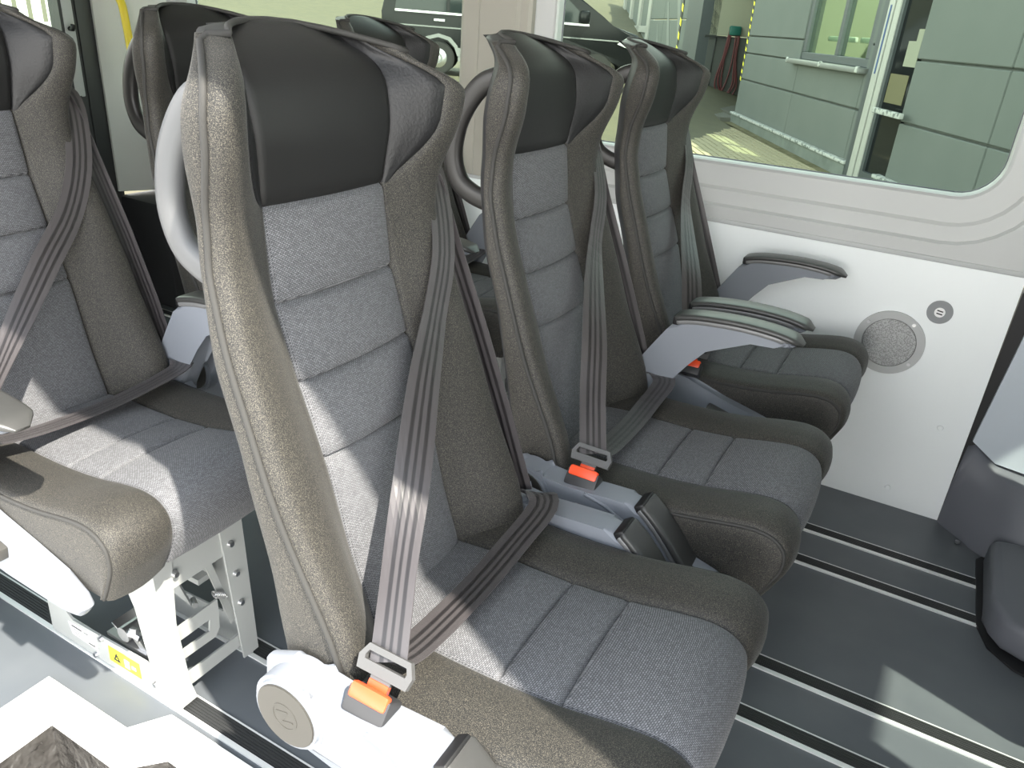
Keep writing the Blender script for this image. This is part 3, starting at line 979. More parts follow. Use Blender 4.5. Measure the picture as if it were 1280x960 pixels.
def build_base(root):
    base = empty('seat_base'); base.parent = root
    YN, YF = -0.083, 0.083
    # side plates: foot bar along the rail, front and rear legs
    for y, nm in ((YN, 'near'), (YF, 'far')):
        poly = [(-0.51, 0.006), (-0.135, 0.006), (-0.135, 0.345), (-0.205, 0.345), (-0.26, 0.30), (-0.222, 0.20), (-0.205, 0.078), (-0.43, 0.066), (-0.452, 0.085), (-0.462, 0.14), (-0.475, 0.345), (-0.53, 0.345), (-0.505, 0.10)]
        bm = bmesh.new(); bm_prism(bm, poly, 'y', y - 0.002, y + 0.002)
        from_bm('side_plate', bm, PAINT, base)
    # front uprights (folded flanges)
    poly = [(-0.145, 0.330), (-0.066, 0.330), (-0.066, 0.295), (-0.072, 0.23), (-0.064, 0.04), (-0.052, 0.012), (-0.098, 0.012), (-0.098, 0.23), (-0.145, 0.325)]
    prism('front_leg', [(-0.100, 0.345), (-0.060, 0.345), (-0.066, 0.262), (-0.070, 0.20), (-0.060, 0.06), (-0.050, 0.010), (-0.086, 0.010)], 'x', -0.138, -0.134, PAINT, base)
    prism('front_leg', [(0.036, 0.345), (0.086, 0.345), (0.098, 0.010), (0.062, 0.010), (0.050, 0.15)], 'x', -0.138, -0.134, PAINT, base)
    prism('cross_bar', [(-0.088, 0.345), (0.062, 0.345), (0.040, 0.268), (-0.075, 0.268)], 'x', -0.141, -0.138, PAINT, base)
    prism('lower_bar', [(-0.066, 0.040), (0.075, 0.038), (0.070, 0.068), (-0.066, 0.070)], 'x', -0.145, -0.141, PAINT, base)
    prism('step_bar', [(-0.072, 0.178), (0.024, 0.180), (0.024, 0.150), (0.022, 0.115), (0.012, 0.100), (-0.070, 0.104), (-0.070, 0.124), (0.000, 0.122), (0.004, 0.148), (-0.070, 0.148)], 'x', -0.148, -0.144, PAINT, base)
    prism('diagonal_brace', [(0.012, 0.290), (0.026, 0.290), (0.078, 0.085), (0.066, 0.078)], 'x', -0.170, -0.166, PAINT, base)
    for y, z in ((0.056, 0.289), (0.062, 0.219), (0.066, 0.148), (-0.06, 0.300)):
        disc('bolt', (-0.131, y, z), (1, 0, 0), 0.007, 0.007, STEEL, base, seg=12, r2=0.005)
    for x, z in ((-0.197, 0.036), (-0.372, 0.012), (-0.345, 0.066)):
        disc('bolt', (x, YN - 0.004, z), (0, -1, 0), 0.007, 0.006, STEEL, base, seg=12, r2=0.005)
    coil = [(-0.160 + 0.007 * math.cos(a), 0.030 + a * 0.0006, 0.178 - a * 0.0004 + 0.007 * math.sin(a)) for a in np.linspace(0, 12 * math.pi, 73)]
    tube('spring', coil, 0.0014, STEEL, base, n=5)
    # release mechanism above the foot bar
    bm = bmesh.new()
    bm_box(bm, (-0.34, -0.075, 0.070), (-0.215, -0.055, 0.078))
    bm_box(bm, (-0.33, -0.07, 0.090), (-0.285, -0.02, 0.094), rot=Matrix.Rotation(0.5, 3, 'Y'))
    bm_disc(bm, (-0.29, -0.05, 0.095), (0, 1, 0), 0.016, 0.05, 14)
    bm_disc(bm, (-0.275, -0.065, 0.10), (1, 0, 0), 0.008, 0.05, 12)
    bm_prism(bm, [(-0.275, 0.115), (-0.255, 0.122), (-0.258, 0.105), (-0.215, 0.064), (-0.21, 0.04), (-0.228, 0.05), (-0.27, 0.095)], 'y', -0.07, -0.064)
    from_bm('rail_lock', bm, STEEL, base)
    # mechanism seen through the front frame
    bm = bmesh.new()
    bm_box(bm, (-0.42, 0.03, 0.180), (-0.20, 0.07, 0.192))
    bm_box(bm, (-0.42, 0.055, 0.192), (-0.20, 0.058, 0.23))
    bm_prism(bm, [(-0.33, 0.21), (-0.25, 0.215), (-0.235, 0.19), (-0.245, 0.17), (-0.215, 0.13), (-0.30, 0.15)], 'y', 0.02, 0.024)
    for x, y, z in ((-0.26, 0.012, 0.20), (-0.22, 0.03, 0.13), (-0.20, 0.05, 0.10)):
        bm_disc(bm, (x, y, z), (1, -0.5, 0), 0.006, 0.02, 10)
    from_bm('recline_linkage', bm, PAINT, base)
    # stickers on the foot bar
    yy = YN - 0.0024
    s1 = prism('white_sticker', [(-0.446, 0.058), (-0.362, 0.063), (-0.362, 0.026), (-0.438, 0.030)], 'y', yy - 0.0006, yy, STICK_W, base)
    s1['label'] = 'white type label with rows of small print'
    s2 = prism('yellow_sticker', [(-0.326, 0.059), (-0.238, 0.061), (-0.238, 0.024), (-0.328, 0.023)], 'y', yy - 0.0006, yy, STICK_Y, base)
    s2['label'] = 'yellow warning label with black triangle sign'
    # print on the stickers as extra geometry joined to the sticker meshes
    def ink(o, polys, m):
        bm = bmesh.new(); bm.from_mesh(o.data)
        o.data.materials.append(m)
        idx = len(o.data.materials) - 1
        for p in polys:
            vs = [bm.verts.new((x, yy - 0.0009, z)) for x, z in p]
            f = bm.faces.new(vs); f.material_index = idx
        bm.to_mesh(o.data); bm.free()
    def bar(x0, x1, z0, z1): return [(x0, z0), (x1, z0), (x1, z1), (x0, z1)]
    ink(s1, [bar(-0.437, -0.405, 0.050, 0.055), bar(-0.400, -0.385, 0.051, 0.0545)], INK_G)
    ink(s1, [bar(-0.434, -0.434 + w_, z, z + 0.002) for z, w_ in ((0.045, 0.024), (0.041, 0.028), (0.037, 0.02), (0.033, 0.026))], INK_G)
    ink(s1, [bar(-0.389, -0.370, 0.030, 0.034), bar(-0.371, -0.3695, 0.030, 0.056)], INK)
    ink(s2, [[(-0.315, 0.031), (-0.293, 0.031), (-0.304, 0.053)]], INK)
    ink(s2, [[(-0.3075, 0.0367), (-0.3005, 0.0367), (-0.304, 0.0440)]], STICK_Y)
    ink(s2, [bar(-0.282, -0.268, 0.030, 0.050), bar(-0.262, -0.250, 0.036, 0.044)], STICK_W)
    bm = bmesh.new(); bm.from_mesh(s2.data)
    for f in bm.faces:
        if f.material_index == 2:
            for v in f.verts: v.co.y -= 0.0003
    for p in (bar(-0.3047, -0.3033, 0.0385, 0.0435), bar(-0.3047, -0.3033, 0.0365, 0.0378)):
        f = bm.faces.new([bm.verts.new((x, yy - 0.0015, z)) for x, z in p]); f.material_index = 1
    bm.to_mesh(s2.data); bm.free()
    for y in (YN, YF):
        pass
    return base

seat = empty('passenger_seat')
build_backrest(seat)
build_cushion(seat)
arm_n = build_armrest(seat, -0.233, -1)
arm_f = build_armrest(seat, 0.233, 1)
build_covers(seat)
build_belt(seat)
build_base(seat)

DROP = 0.95
GRP = 'passenger seats in two rows'
SEATS = [
    (0.0, 0.70, True, True, 'dark grey passenger seat nearest the camera, sunlit bolster and orange buckle button'),
    (0.0, 1.25, True, False, 'dark grey passenger seat in the middle of the front row, red buckle button showing'),
    (0.0, 1.82, False, False, 'dark grey passenger seat of the front row beside the white speaker panel'),
    (-0.805, 0.70, False, False, 'dark grey passenger seat cut by left edge, painted steel base with yellow sticker'),
    (-0.805, 1.25, False, False, 'black passenger seat of the back row before the yellow handle, mostly hidden'),
    (-0.805, 1.82, False, False, 'black passenger seat of the back row by the rear side window, only headrest top showing'),
]
table = child_table()
for i, (dx, y, nd, fd, lab) in enumerate(SEATS):
    o = seat if i == 0 else copy_tree(seat, table)
    o.location = (dx, y, 0)
    tag(o, lab, 'seat', GRP)
for o in list(COL.objects):
    if o.name.startswith('armrest') and not o.name.startswith('armrest_') and o.parent is not None:
        p = o.parent
        for (dx, y, nd, fd, lab) in SEATS:
            if abs(p.location.x - dx) < 1e-3 and abs(p.location.y - y) < 1e-3:
                dropped = nd if o.location.y < 0 else fd
                o.rotation_euler = (0, DROP if dropped else 0.0, 0)

for o in list(COL.objects):
    if o.name.startswith('grab_handle') and o.parent is not None and o.parent.name.startswith('backrest'):
        st_ = o.parent.parent
        if st_.location.y > 1.0:
            o.material_slots[0].link = 'OBJECT'
            o.material_slots[0].material = P_HANDLE_B
            o['label'] = 'black grab handle loop behind the shoulder'

# ------------------------------------------------------------------ things on the van wall
spk = empty('wall_speaker', (-0.015, WY, 0.470))
tag(spk, 'round grey loudspeaker set in the white wall panel below the USB socket', 'speaker')
ring('bezel', (0, 0.0, 0), (0, -1, 0), 0.066, 0.086, 0.007, PILLAR, spk, 48)
disc('grille', (0, -0.003, 0), (0, -1, 0), 0.068, 0.006, GRILLE, spk, 48, r2=0.064)
for a in (45, 135, 225, 315):
    a = math.radians(a + 8)
    disc('screw', (0.076 * math.cos(a), -0.008, 0.076 * math.sin(a)), (0, -1, 0), 0.0045, 0.003, STEEL, spk, 12)
usb = empty('usb_socket', (0.078, WY, 0.577))
tag(usb, 'round grey USB charging socket with two slots on white panel', 'socket')
disc('rim', (0, -0.002, 0), (0, -1, 0), 0.030, 0.006, mat('mid_grey_plastic', (0.24, 0.25, 0.26), 0.45), usb, 40, bevel=0.001)
disc('insert', (0, -0.0055, 0), (0, -1, 0), 0.0125, 0.003, STICK_W, usb, 28)
for z in (-0.0035, 0.004):
    box('slot', (-0.007, -0.0082, z - 0.0014), (0.007, -0.0065, z + 0.0014), INK, usb, rot=Matrix.Rotation(math.radians(8), 3, 'Y'))
yh = empty('grab_handle', (-2.86, 2.0, 1.0))
tag(yh, 'yellow tubular grab handle on the pillar by the rear door', 'handle')
tube('grip', spline([(0.0, 0.0, 0.16), (0.06, 0.0, 0.155), (0.105, 0.0, 0.13), (0.12, -0.0, 0.04), (0.13, 0.0, -0.10)], 6), 0.014, YELLOW, yh)

# cab: driver seat, and an unseen passenger seat added to shade the floor
def cab_seat(x, y0, y1, label):
    c = empty('front_seat', (x, (y0 + y1) / 2, 0))
    h = (y1 - y0) / 2
    box('seat_plinth', (0.0, -h + 0.03, 0.0), (0.42, h - 0.03, 0.20), TRIM_D, c, bevel=0.025, seg=3)
    box('cushion', (0.0, -h, 0.20), (0.48, h, 0.43), P_DARK, c, bevel=0.04, seg=3)
    box('backrest', (-0.06, -h, 0.30), (0.06, h, 0.92), P_DARK, c, bevel=0.04, seg=3, rot=Matrix.Rotation(math.radians(-12), 3, 'Y'), pivot=(0, 0, 0.3))
    box('head_restraint', (-0.16, -0.13, 0.93), (-0.08, 0.13, 1.10), P_DARK, c, bevel=0.035, seg=3)
    tag(c, label, 'seat')
    return c
cab_seat(0.64, 0.50, 1.06, 'unseen dark front passenger seat, added to shade the floor')
cab_seat(0.64, 1.30, 2.00, 'dark driver seat corner at the right edge of the floor')

# dark plinth at the end of the floor (right edge of the photo)
pl = empty('seat_plinth_cover', (0.34, 1.85, 0))
tag(pl, 'rounded slate grey plastic cover at the right edge where the floor rails end', 'cover')
P = [(0.0, 0.135), (0.012, 0.155), (0.05, 0.165), (0.2, 0.165), (0.2, -0.20), (0.075, -0.205), (0.03, -0.185), (0.008, -0.15), (0.0, -0.10)]
prism('cover_shell', P, 'z', 0.004, 0.085, TRIM_D, pl, bevel=0.018, seg=3)
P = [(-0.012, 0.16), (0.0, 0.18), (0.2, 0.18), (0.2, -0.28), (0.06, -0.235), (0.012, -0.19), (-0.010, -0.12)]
prism('black_gap_strip', P, 'z', 0.0008, 0.006, BLACK, pl)  # flat black strip round the foot of the cover

# ------------------------------------------------------------------ outdoors
# ground: level yard by the building, rising to the left
def gz(x, y):
    t = min(max((-x - 4.2) / 3.2, 0), 1)
    r = math.hypot(x, y)
    return -0.63 + 0.63 * t * t * (3 - 2 * t) + max(0, r - 30) * 0.16 * t
xs = list(np.linspace(-90, -12, 14)) + list(np.linspace(-10, -2, 33)) + [0, 4, 10, 25]
ys = [-12, 0.0, 2.4, 6, 10, 14, 18, 22, 28, 40, 60, 90]
V = [(x, y, gz(x, y)) for x in xs for y in ys]
ny = len(ys)
F = [(i * ny + j, (i + 1) * ny + j, (i + 1) * ny + j + 1, i * ny + j + 1) for i in range(len(xs) - 1) for j in range(ny - 1)]
ground = struct(mesh_obj('ground', V, F, GRAVEL, smooth=True))

struct(box('bounce_pavement', (-16, -12, -0.70), (12, 2.6, -0.612), mat('pale_bounce_concrete', (0.46, 0.45, 0.42), 0.9, noise=(2, (0.40, 0.39, 0.37), 0.4, 0.65))))  # unseen pale slab, added to bounce sunlight into the van
# building frame: s along the facade (away from the van), o outwards, z up
P0 = Vector((-1.02, 12.08, 0)); D = Vector((-0.4791, 0.8778, 0)); NN = Vector((0.8778, 0.4791, 0))   # NN points into the building
BR = Matrix(((D.x, NN.x, 0, P0.x), (D.y, NN.y, 0, P0.y), (0, 0, 1, 0), (0, 0, 0, 1)))
# building local frame: x = along facade, y = depth into the building
bld = empty('building'); bld.matrix_world = BR
tag(bld, 'grey green block building across the yard with slate window and glass door', 'building')
def course(s0, s1, zs, m, y0=0.0):
    for a, b in zip(zs[:-1], zs[1:]):
        box('wall_panel', (s0 + 0.008, y0, a + 0.012), (s1 - 0.008, y0 + 0.25, b - 0.012), m, bld, bevel=0.012, seg=1)
box('wall_core', (-9, 0.06, -0.7), (-0.66, 0.25, 3.4), CONC, bld)
box('wall_core', (0.56, 0.06, -0.7), (0.80, 0.25, 3.4), CONC, bld)
box('wall_core', (0.80, 0.06, -0.7), (3.72, 0.25, 0.90), CONC, bld)
box('wall_core', (3.72, 0.06, -0.7), (7.38, 0.25, 3.4), CONC, bld)
course(0.57, 0.80, [-0.38, 0.34, 0.87, 1.21, 2.3, 3.4], CONC)
course(0.80, 3.72, [-0.38, 0.34, 0.90], CONC)
course(3.72, 7.40, [-0.38, 0.34, 0.87, 1.21, 2.3, 3.4], CONC)
for a, b in ((-2.73, -0.65), (-5.2, -2.73), (-7.7, -5.2)):
    course(a, b, [-0.38, 0.33, 1.07, 2.1, 3.4], CONC)
for a, b in ((0.57, 7.45), (-7.7, -0.47)):
    box('plinth', (a, -0.06, -0.75), (b, 0.2, -0.40), PLINTH, bld)
    box('plinth_ledge', (a, -0.085, -0.41), (b + 0.03, 0.1, -0.36), FLAKE, bld, bevel=0.012)
# side of the recess corner
box('recess_return', (7.18, 0.25, -0.7), (7.40, 6.0, 3.4), CONC, bld)
tape = empty('hazard_tape'); tape.parent = bld
for i in range(22):
    z0 = 0.30 + i * 0.075
    bm = bmesh.new(); bm_prism(bm, [(7.335, z0), (7.405, z0 + 0.03), (7.405, z0 + 0.105), (7.335, z0 + 0.075)], 'y', -0.012, -0.002)
    from_bm('tape_stripe', bm, STICK_Y if i % 2 == 0 else INK, tape)
# window with mullion
wf = empty('window'); wf.parent = bld
for lo, hi in (((0.80, 0.02, 0.90), (3.72, 0.14, 1.02)), ((0.80, 0.02, 1.02), (0.96, 0.14, 2.5)), ((3.56, 0.02, 1.02), (3.72, 0.14, 2.5)), ((2.04, 0.02, 1.02), (2.18, 0.14, 2.5)), ((0.80, 0.02, 2.5), (3.72, 0.14, 2.62))):
    box('frame_bar', lo, hi, FRAME_D, wf, bevel=0.01, seg=1)
box('window_pane', (0.96, 0.07, 1.02), (2.04, 0.076, 2.5), GLASS, wf)
box('window_pane', (2.18, 0.07, 1.02), (3.56, 0.076, 2.5), GLASS, wf)
box('room_back', (0.5, 2.4, 0.2), (4.6, 2.5, 3.4), ROOMC, bld)
box('room_floor', (0.5, 0.25, 0.2), (4.6, 2.4, 0.3), ROOMC, bld)
box('room_side', (4.5, 0.25, 0.2), (4.6, 2.4, 3.4), CREAM, bld)
box('wall_lintel', (0.80, 0.0, 2.62), (3.72, 0.25, 3.4), CONC, bld)
box('lamp_tube', (0.95, 0.30, 1.22), (2.0, 0.36, 1.30), LAMPW, bld, bevel=0.02)
box('lamp_tube', (2.2, 0.30, 1.22), (3.4, 0.36, 1.30), LAMPW, bld, bevel=0.02)
box('yellow_locker', (2.5, 1.0, 0.3), (2.9, 1.4, 1.9), YELLOW, bld)
box('blue_locker', (1.1, 1.2, 0.3), (1.7, 1.6, 2.2), BLUEB, bld)
box('window_sill', (0.72, -0.14, 0.82), (4.05, 0.05, 0.90), mat('zinc_sill', (0.204, 0.210, 0.204), 0.45, metal=0.3), bld, bevel=0.015)
for x in (0.78, 2.3, 3.98):
    box('sill_bracket', (x - 0.05, -0.15, 0.83), (x + 0.05, -0.10, 0.915), FLAKE, bld, bevel=0.015)
# glass door with silver profile, dark panes, notices and handle
dr = empty('glass_door'); dr.parent = bld
box('door_jamb', (0.44, -0.05, -0.7), (0.57, 0.2, 3.4), FRAME_D, dr)
box('silver_profile', (0.27, -0.05, -0.7), (0.44, 0.1, 3.4), POST, dr, bevel=0.01, seg=1)
box('silver_profile', (0.10, -0.04, -0.7), (0.24, 0.1, 3.4), POST, dr, bevel=0.01, seg=1)
box('profile_groove', (0.24, -0.02, -0.7), (0.27, 0.1, 3.4), INK, dr)
box('blue_strip', (0.325, -0.056, 0.85), (0.36, -0.05, 1.7), BLUE, dr)
box('door_leaf', (-0.66, 0.02, -0.7), (0.10, 0.06, 3.4), DGLASS, dr)
box('door_sash', (0.02, -0.02, -0.7), (0.10, 0.06, 3.4), FRAME_D, dr)
box('kick_rail', (-0.66, -0.03, -0.62), (0.05, 0.03, -0.40), FRAME_D, dr)
box('door_handle', (-0.95, -0.16, 0.385), (-0.12, -0.10, 0.455), FLAKE, dr, bevel=0.01)
for (a, b, z0, z1) in ((-0.64, -0.30, 0.98, 1.28), (-0.66, -0.50, 1.28, 1.42)):
    s_ = box('paper_notice', (a, 0.012, z0), (b, 0.018, z1), mat('cream_paper', (0.252, 0.258, 0.198), 0.8), dr)
box('blind_panel', (-0.55, 0.012, 0.52), (-0.02, 0.018, 0.88), mat('tan_blind', (0.128, 0.116, 0.060), 0.8), dr)
# recess behind the corner: back wall in two tones, concrete floor
box('recess_wall', (12.2, 0.2, 1.18), (12.5, 6.2, 3.6), CREAM, bld)
box('recess_wall', (12.18, 0.2, -0.6), (12.5, 6.2, 1.165), mat('grey_lower_render', (0.099, 0.103, 0.099), 0.85), bld)
box('recess_back', (7.0, 6.0, -0.6), (12.5, 6.2, 3.6), CREAM, bld)
box('recess_roof', (7.0, 0.0, 3.4), (12.5, 6.2, 3.6), CREAM, bld)
box('recess_floor', (7.40, 0.1, -0.72), (12.2, 6.0, -0.45), mat('grey_concrete_floor', (0.083, 0.080, 0.066), 0.85), bld)
box('floor_kerb', (7.40, -0.30, -0.72), (12.2, 0.1, -0.50), mat('pale_kerb', (0.110, 0.107, 0.091), 0.85), bld)
# gate column and the sectional gate to the left
box('gate_column', (12.2, -0.1, -0.7), (14.3, 0.4, 3.8), FRAME_D, bld)
PANELC = mat('pale_gate_panel', (0.116, 0.132, 0.124), 0.6)
for a, b in ((14.3, 19.0), (19.0, 22.4)):
    for z0, z1 in ((-0.5, 0.6), (0.6, 1.55), (1.55, 2.6), (2.6, 3.8)):
        box('gate_panel', (a + 0.01, 0.0, z0 + 0.02), (b - 0.01, 0.12, z1 - 0.02), PANELC, bld, bevel=0.015, seg=1)
DECAL = mat('pale_swoosh_decal', (0.198, 0.209, 0.198), 0.6)
for pts in ([(17.0, 3.4), (17.8, 3.4), (16.3, 1.6), (15.2, -0.3), (14.9, -0.3), (15.9, 1.7)], [(18.4, 2.1), (18.6, 2.1), (17.6, 0.6), (16.4, -0.4), (16.9, 0.5)], [(20.2, 1.4), (20.3, 1.4), (19.2, -0.3), (18.6, -0.4)]):
    prism('swoosh_decal', pts, 'y', -0.012, -0.004, DECAL, bld)
for a in (22.5, 25.4, 28.5, 31.4):
    box('gate_window_post', (a - 0.35, -0.05, -0.5), (a + 0.35, 0.15, 3.8), POST, bld)
for z in (1.2, 3.0):
    box('gate_window_rail', (22.5, -0.05, z - 0.12), (31.4, 0.15, z + 0.12), POST, bld)
box('gate_pane', (22.5, 0.05, -0.5), (31.4, 0.1, 3.8), PANELC, bld)
for i in range(12):
    z0 = 0.55 + i * 0.2
    bm = bmesh.new(); bm_prism(bm, [(15.5, z0), (15.75, z0 + 0.07), (15.75, z0 + 0.27), (15.5, z0 + 0.2)], 'y', -0.02, -0.012)
    from_bm('tape_stripe', bm, STICK_Y if i % 2 == 0 else INK, tape)

def bw(s, y, z): return BR @ Vector((s, y, z))
# hose on its holder, back wall of the recess
# holder frame: origin on the recess wall, its x = depth into the building, y = out of the wall, z up
WR = BR @ Matrix(((0, -1, 0, 12.18), (1, 0, 0, 0), (0, 0, 1, 0), (0, 0, 0, 1)))
hs = empty('hose_holder'); hs.matrix_world = WR
tag(hs, 'teal hose holder with dark red hose loops on the recess wall', 'hose')
box('holder_bracket', (0.70, 0.0, 1.20), (1.02, 0.16, 1.44), TEAL, hs, bevel=0.04)
for x0, x1, xm, zb in ((0.74, 0.96, 0.80, -0.34), (0.72, 0.99, 0.95, -0.30), (0.78, 0.90, 0.78, -0.20), (0.75, 1.00, 1.10, -0.38)):
    xa, xb = 0.52 + (xm - 0.78) * 0.6, 1.02 + (xm - 0.8) * 0.45
    if zb == -0.20: xa, xb = 0.60, 0.86
    pts = spline([(x0, 0.10, 1.38), (x0 - 0.06, 0.11, 0.8), (xa, 0.11, zb + 0.35), ((xa * 2 + xb) / 3, 0.11, zb + 0.03), ((xa + 2 * xb) / 3, 0.11, zb), (xb, 0.11, zb + 0.3), (x1 + 0.01, 0.11, 0.6), (x1, 0.10, 1.38)], 6)
    tube('hose_loop', pts, 0.022, HOSE, hs, n=6)
st = empty('wall_bracket'); st.matrix_world = WR
tag(st, 'thin dark T shaped bracket on the recess wall left of the hose', 'bracket')
box('rail_bar', (0.05, 0.10, 1.12), (0.62, 0.15, 1.17), INK, st)
tube('hanging_rod', [(0.38, 0.12, 1.15), (0.36, 0.12, 0.5), (0.37, 0.12, -0.1)], 0.02, INK, st, n=6)

# paving stones of the strip in front of the building
stones = []
me_st = None
far_v, far_f = [], []
cand = []
for r in range(0, 60):
    for c in range(-2, 60):
        s = 0.3 + c * 0.21 + (0.105 if r % 2 else 0)
        d = -0.16 - (r + 0.5) * 0.125
        if s < -1 or s > 13: continue
        p = bw(s, d, 0)
        if p.y < 9.6 or p.x < -4.3 or p.x > -1.0 or p.y < 10.2 - (p.x + 1.0) * 0.9: continue
        cand.append((p.length, p))
cand.sort(key=lambda q: q[0])
zang = math.atan2(D.y, D.x)
def stone_geo():
    bm = bmesh.new(); bm_box(bm, (-0.094, -0.052, 0.0), (0.094, 0.052, 0.035), bevel=0.008, seg=1)
    return bm
for k, (dist, p) in enumerate(cand):
    h = gz(p.x, p.y) - 0.012 + random.uniform(-0.003, 0.003)
    if k < 300:
        if me_st is None:
            o = from_bm('paving_stone', stone_geo(), STONE, ground); me_st = o.data
        else:
            o = link(bpy.data.objects.new('paving_stone', me_st), ground)
        o.location = (p.x, p.y, h); o.rotation_euler = (0, 0, zang + random.uniform(-0.02, 0.02))
    else:
        R_ = Matrix.Translation((p.x, p.y, h)) @ Matrix.Rotation(zang, 4, 'Z')
        b0 = len(far_v)
        for x, y, z in ((-0.094, -0.052, 0), (0.094, -0.052, 0), (0.094, 0.052, 0), (-0.094, 0.052, 0), (-0.088, -0.046, 0.035), (0.088, -0.046, 0.035), (0.088, 0.046, 0.035), (-0.088, 0.046, 0.035)):
            far_v.append(tuple(R_ @ Vector((x, y, z))))
        for f in ((4, 5, 6, 7), (0, 1, 5, 4), (1, 2, 6, 5), (2, 3, 7, 6), (3, 0, 4, 7)):
            far_f.append(tuple(b0 + q for q in f))
if far_f:
    tag(mesh_obj('paving_stones_far', far_v, far_f, STONE, ground), kind='stuff')
ms = mesh_obj('moss_strip', [tuple(bw(s, d, z)) for s, d, z in ((0.3, -0.02, -0.60), (7.3, -0.02, -0.57), (7.3, -0.22, -0.585), (0.3, -0.22, -0.61))], [(0, 1, 2, 3)], MOSS, ground)
ms['kind'] = 'stuff'

# black van parked across the yard
van = empty('parked_van', (-9.0, 16.1, 0.0))
DV = Vector((0.868, 0.50, 0)).normalized()
van.rotation_euler = (0, 0, math.atan2(DV.y, DV.x))
tag(van, 'black van with silver sills parked on the sandy yard outside', 'van')
# local: x forward, y to its left; near side = -y
body = [(-2.75, 0.42), (-2.8, 0.7), (-2.78, 1.15), (-2.66, 1.75), (-2.5, 1.93), (0.6, 1.95), (1.0, 1.88), (1.75, 1.28), (2.0, 1.20), (2.55, 1.05), (2.72, 0.85), (2.75, 0.55), (2.7, 0.36), (2.15, 0.36), (2.1, 0.55), (1.95, 0.70), (1.65, 0.74), (1.35, 0.62), (1.26, 0.36), (-1.16, 0.36), (-1.22, 0.6), (-1.4, 0.74), (-1.62, 0.76), (-1.85, 0.68), (-1.98, 0.5), (-2.02, 0.40)]
prism('body', list(reversed(body)), 'y', -0.93, 0.93, CARB, van, bevel=0.08, seg=3)
glassp = [[(-2.5, 1.22), (-2.42, 1.75), (-1.45, 1.80), (-1.45, 1.22)], [(-1.38, 1.22), (-1.38, 1.80), (0.0, 1.80), (0.0, 1.20)], [(0.08, 1.20), (0.08, 1.79), (0.72, 1.78), (0.98, 1.66), (1.50, 1.24), (1.50, 1.20)]]
for g in glassp:
    prism('side_window', list(reversed(g)), 'y', -0.955, -0.925, CARGL, van)
prism('window_trim', [(-2.5, 1.175), (1.5, 1.155), (1.5, 1.195), (-2.5, 1.215)], 'y', -0.96, -0.93, STEEL, van)
prism('side_sill', [(-1.18, 0.30), (1.28, 0.30), (1.30, 0.50), (-1.2, 0.56)], 'y', -0.95, -0.90, CARSIL, van)
prism('rear_side_sill', [(-2.75, 0.36), (-2.04, 0.36), (-2.02, 0.52), (-2.78, 0.56)], 'y', -0.95, -0.90, CARSIL, van)
prism('body_crease', [(-2.75, 0.92), (2.4, 0.90), (2.4, 0.925), (-2.75, 0.945)], 'y', -0.945, -0.925, CARSIL, van)
prism('wheel_arch', [(-2.05, 0.40), (-2.0, 0.58), (-1.85, 0.74), (-1.6, 0.81), (-1.35, 0.75), (-1.2, 0.6), (-1.15, 0.40), (-1.2, 0.40), (-1.26, 0.56), (-1.4, 0.69), (-1.6, 0.74), (-1.82, 0.68), (-1.95, 0.55), (-2.0, 0.40)], 'y', -0.965, -0.90, CARSIL, van)
for x in (-1.6, 1.72):
    for y in (-0.84, 0.84):
        w_ = disc('wheel', (x, y, 0.34), (0, 1, 0), 0.34, 0.22, TYRE, van, 32, bevel=0.03)
        sgn = -1 if y < 0 else 1
        disc('wheel_rim', (x, y + sgn * 0.105, 0.34), (0, sgn, 0), 0.22, 0.03, STEEL, w_, 24, r2=0.17)
        ring('hub_ring', (x, y + sgn * 0.12, 0.34), (0, sgn, 0), 0.06, 0.1, 0.01, CARSIL, w_, 16)
prism('headlight', [(2.12, 0.86), (2.35, 1.02), (2.58, 0.98), (2.70, 0.80), (2.45, 0.76)], 'y', -0.945, -0.80, mat('headlight_lens', (0.5, 0.52, 0.52), 0.08, spec=0.8), van)
bm = bmesh.new(); bm_box(bm, (1.28, -1.16, 1.20), (1.48, -0.95, 1.44), bevel=0.04)
from_bm('door_mirror', bm, CARB, van, auto=40)
for x in (-0.05, -1.45):
    prism('door_handle', [(x - 0.25, 1.04), (x - 0.03, 1.04), (x - 0.03, 1.08), (x - 0.25, 1.08)], 'y', -0.965, -0.93, STEEL, van)

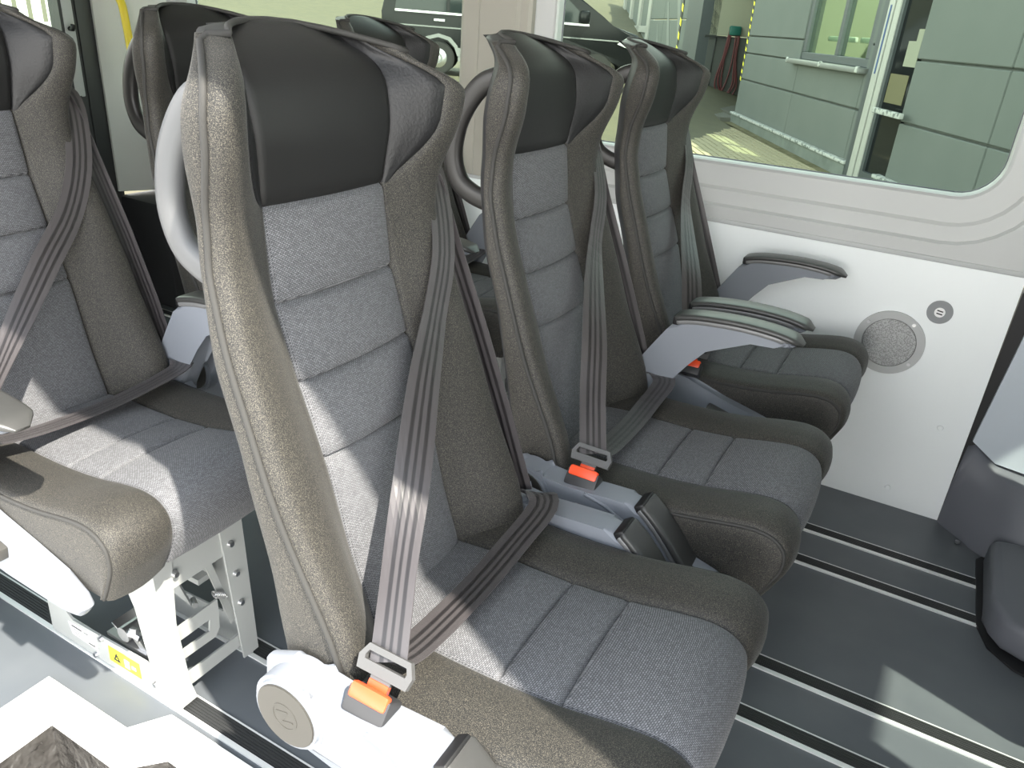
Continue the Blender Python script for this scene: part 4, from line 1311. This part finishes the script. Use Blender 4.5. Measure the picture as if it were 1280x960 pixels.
# far sheds, hedge and bush seen past the seats
fb = empty('far_shed', (-20.5, 44, 0))
fb.rotation_euler = (0, 0, 0.5)
tag(fb, 'dark blue clad shed far behind the parked van', 'shed')
box('shed_wall', (-3, 0, -0.6), (3, 4, 3.4), BLUEB, fb)
for k in range(9):
    box('cladding_rib', (-2.9 + k * 0.7, -0.05, 0.0), (-2.8 + k * 0.7, 0.0, 3.2), BLUEB, fb)
box('shed_roof', (-3.3, -0.3, 3.4), (3.3, 4.3, 3.7), PILLAR, fb)

def bush(name, loc, rx, ry, rz, seed, label):
    rnd = random.Random(seed)
    t = empty(name, loc); tag(t, label, 'bush')
    V, F = [], []
    for k in range(900):
        while True:
            p = Vector((rnd.uniform(-1, 1), rnd.uniform(-1, 1), rnd.uniform(0, 1)))
            if 0.5 < p.length < 1: break
        c = Vector((p.x * rx, p.y * ry, p.z * rz))
        a = Vector((rnd.gauss(0, 1), rnd.gauss(0, 1), rnd.gauss(0, 1))).normalized() * 0.28
        b = a.cross(Vector((rnd.gauss(0, 1), rnd.gauss(0, 1), rnd.gauss(0, 1)))).normalized() * 0.18
        i = len(V)
        V += [c - a, c + b, c + a, c - b]
        F.append((i, i + 1, i + 2, i + 3))
    o = mesh_obj('foliage', V, F, LEAF, t); o['kind'] = 'stuff'
    tube('trunk', [(0, 0, -0.3), (0.05, 0, rz * 0.6)], 0.12, TYRE, t)
    return t
bush('garden_bush', (-38, 34, 0.0), 5.0, 2.5, 3.6, 1, 'leafy green bush at the far edge of the yard behind the back row')
bush('garden_bush', (-22.0, 32, 0.0), 1.2, 1.2, 3.6, 2, 'slim green shrub on the yard just left of the parked van')
bush('garden_bush', (-15, 46, 0.0), 2.6, 2, 4.6, 3, 'green tree seen through the windows of the parked van')
# pale fence panels behind the rear door window
fe = empty('white_fence', (-16, 9.6, 0)); fe.rotation_euler = (0, 0, 1.0)
tag(fe, 'white picket fence beyond the rear door window', 'fence')
for k in range(14):
    x = -1.6 + k * 0.24
    prism('picket', [(x, 0.0), (x + 0.16, 0.0), (x + 0.16, 1.35), (x + 0.08, 1.5), (x, 1.35)], 'y', 0, 0.03, EDGE_W, fe)
box('fence_rail', (-1.7, 0.03, 0.4), (1.8, 0.07, 0.5), EDGE_W, fe)
box('fence_rail', (-1.7, 0.03, 1.0), (1.8, 0.07, 1.1), EDGE_W, fe)
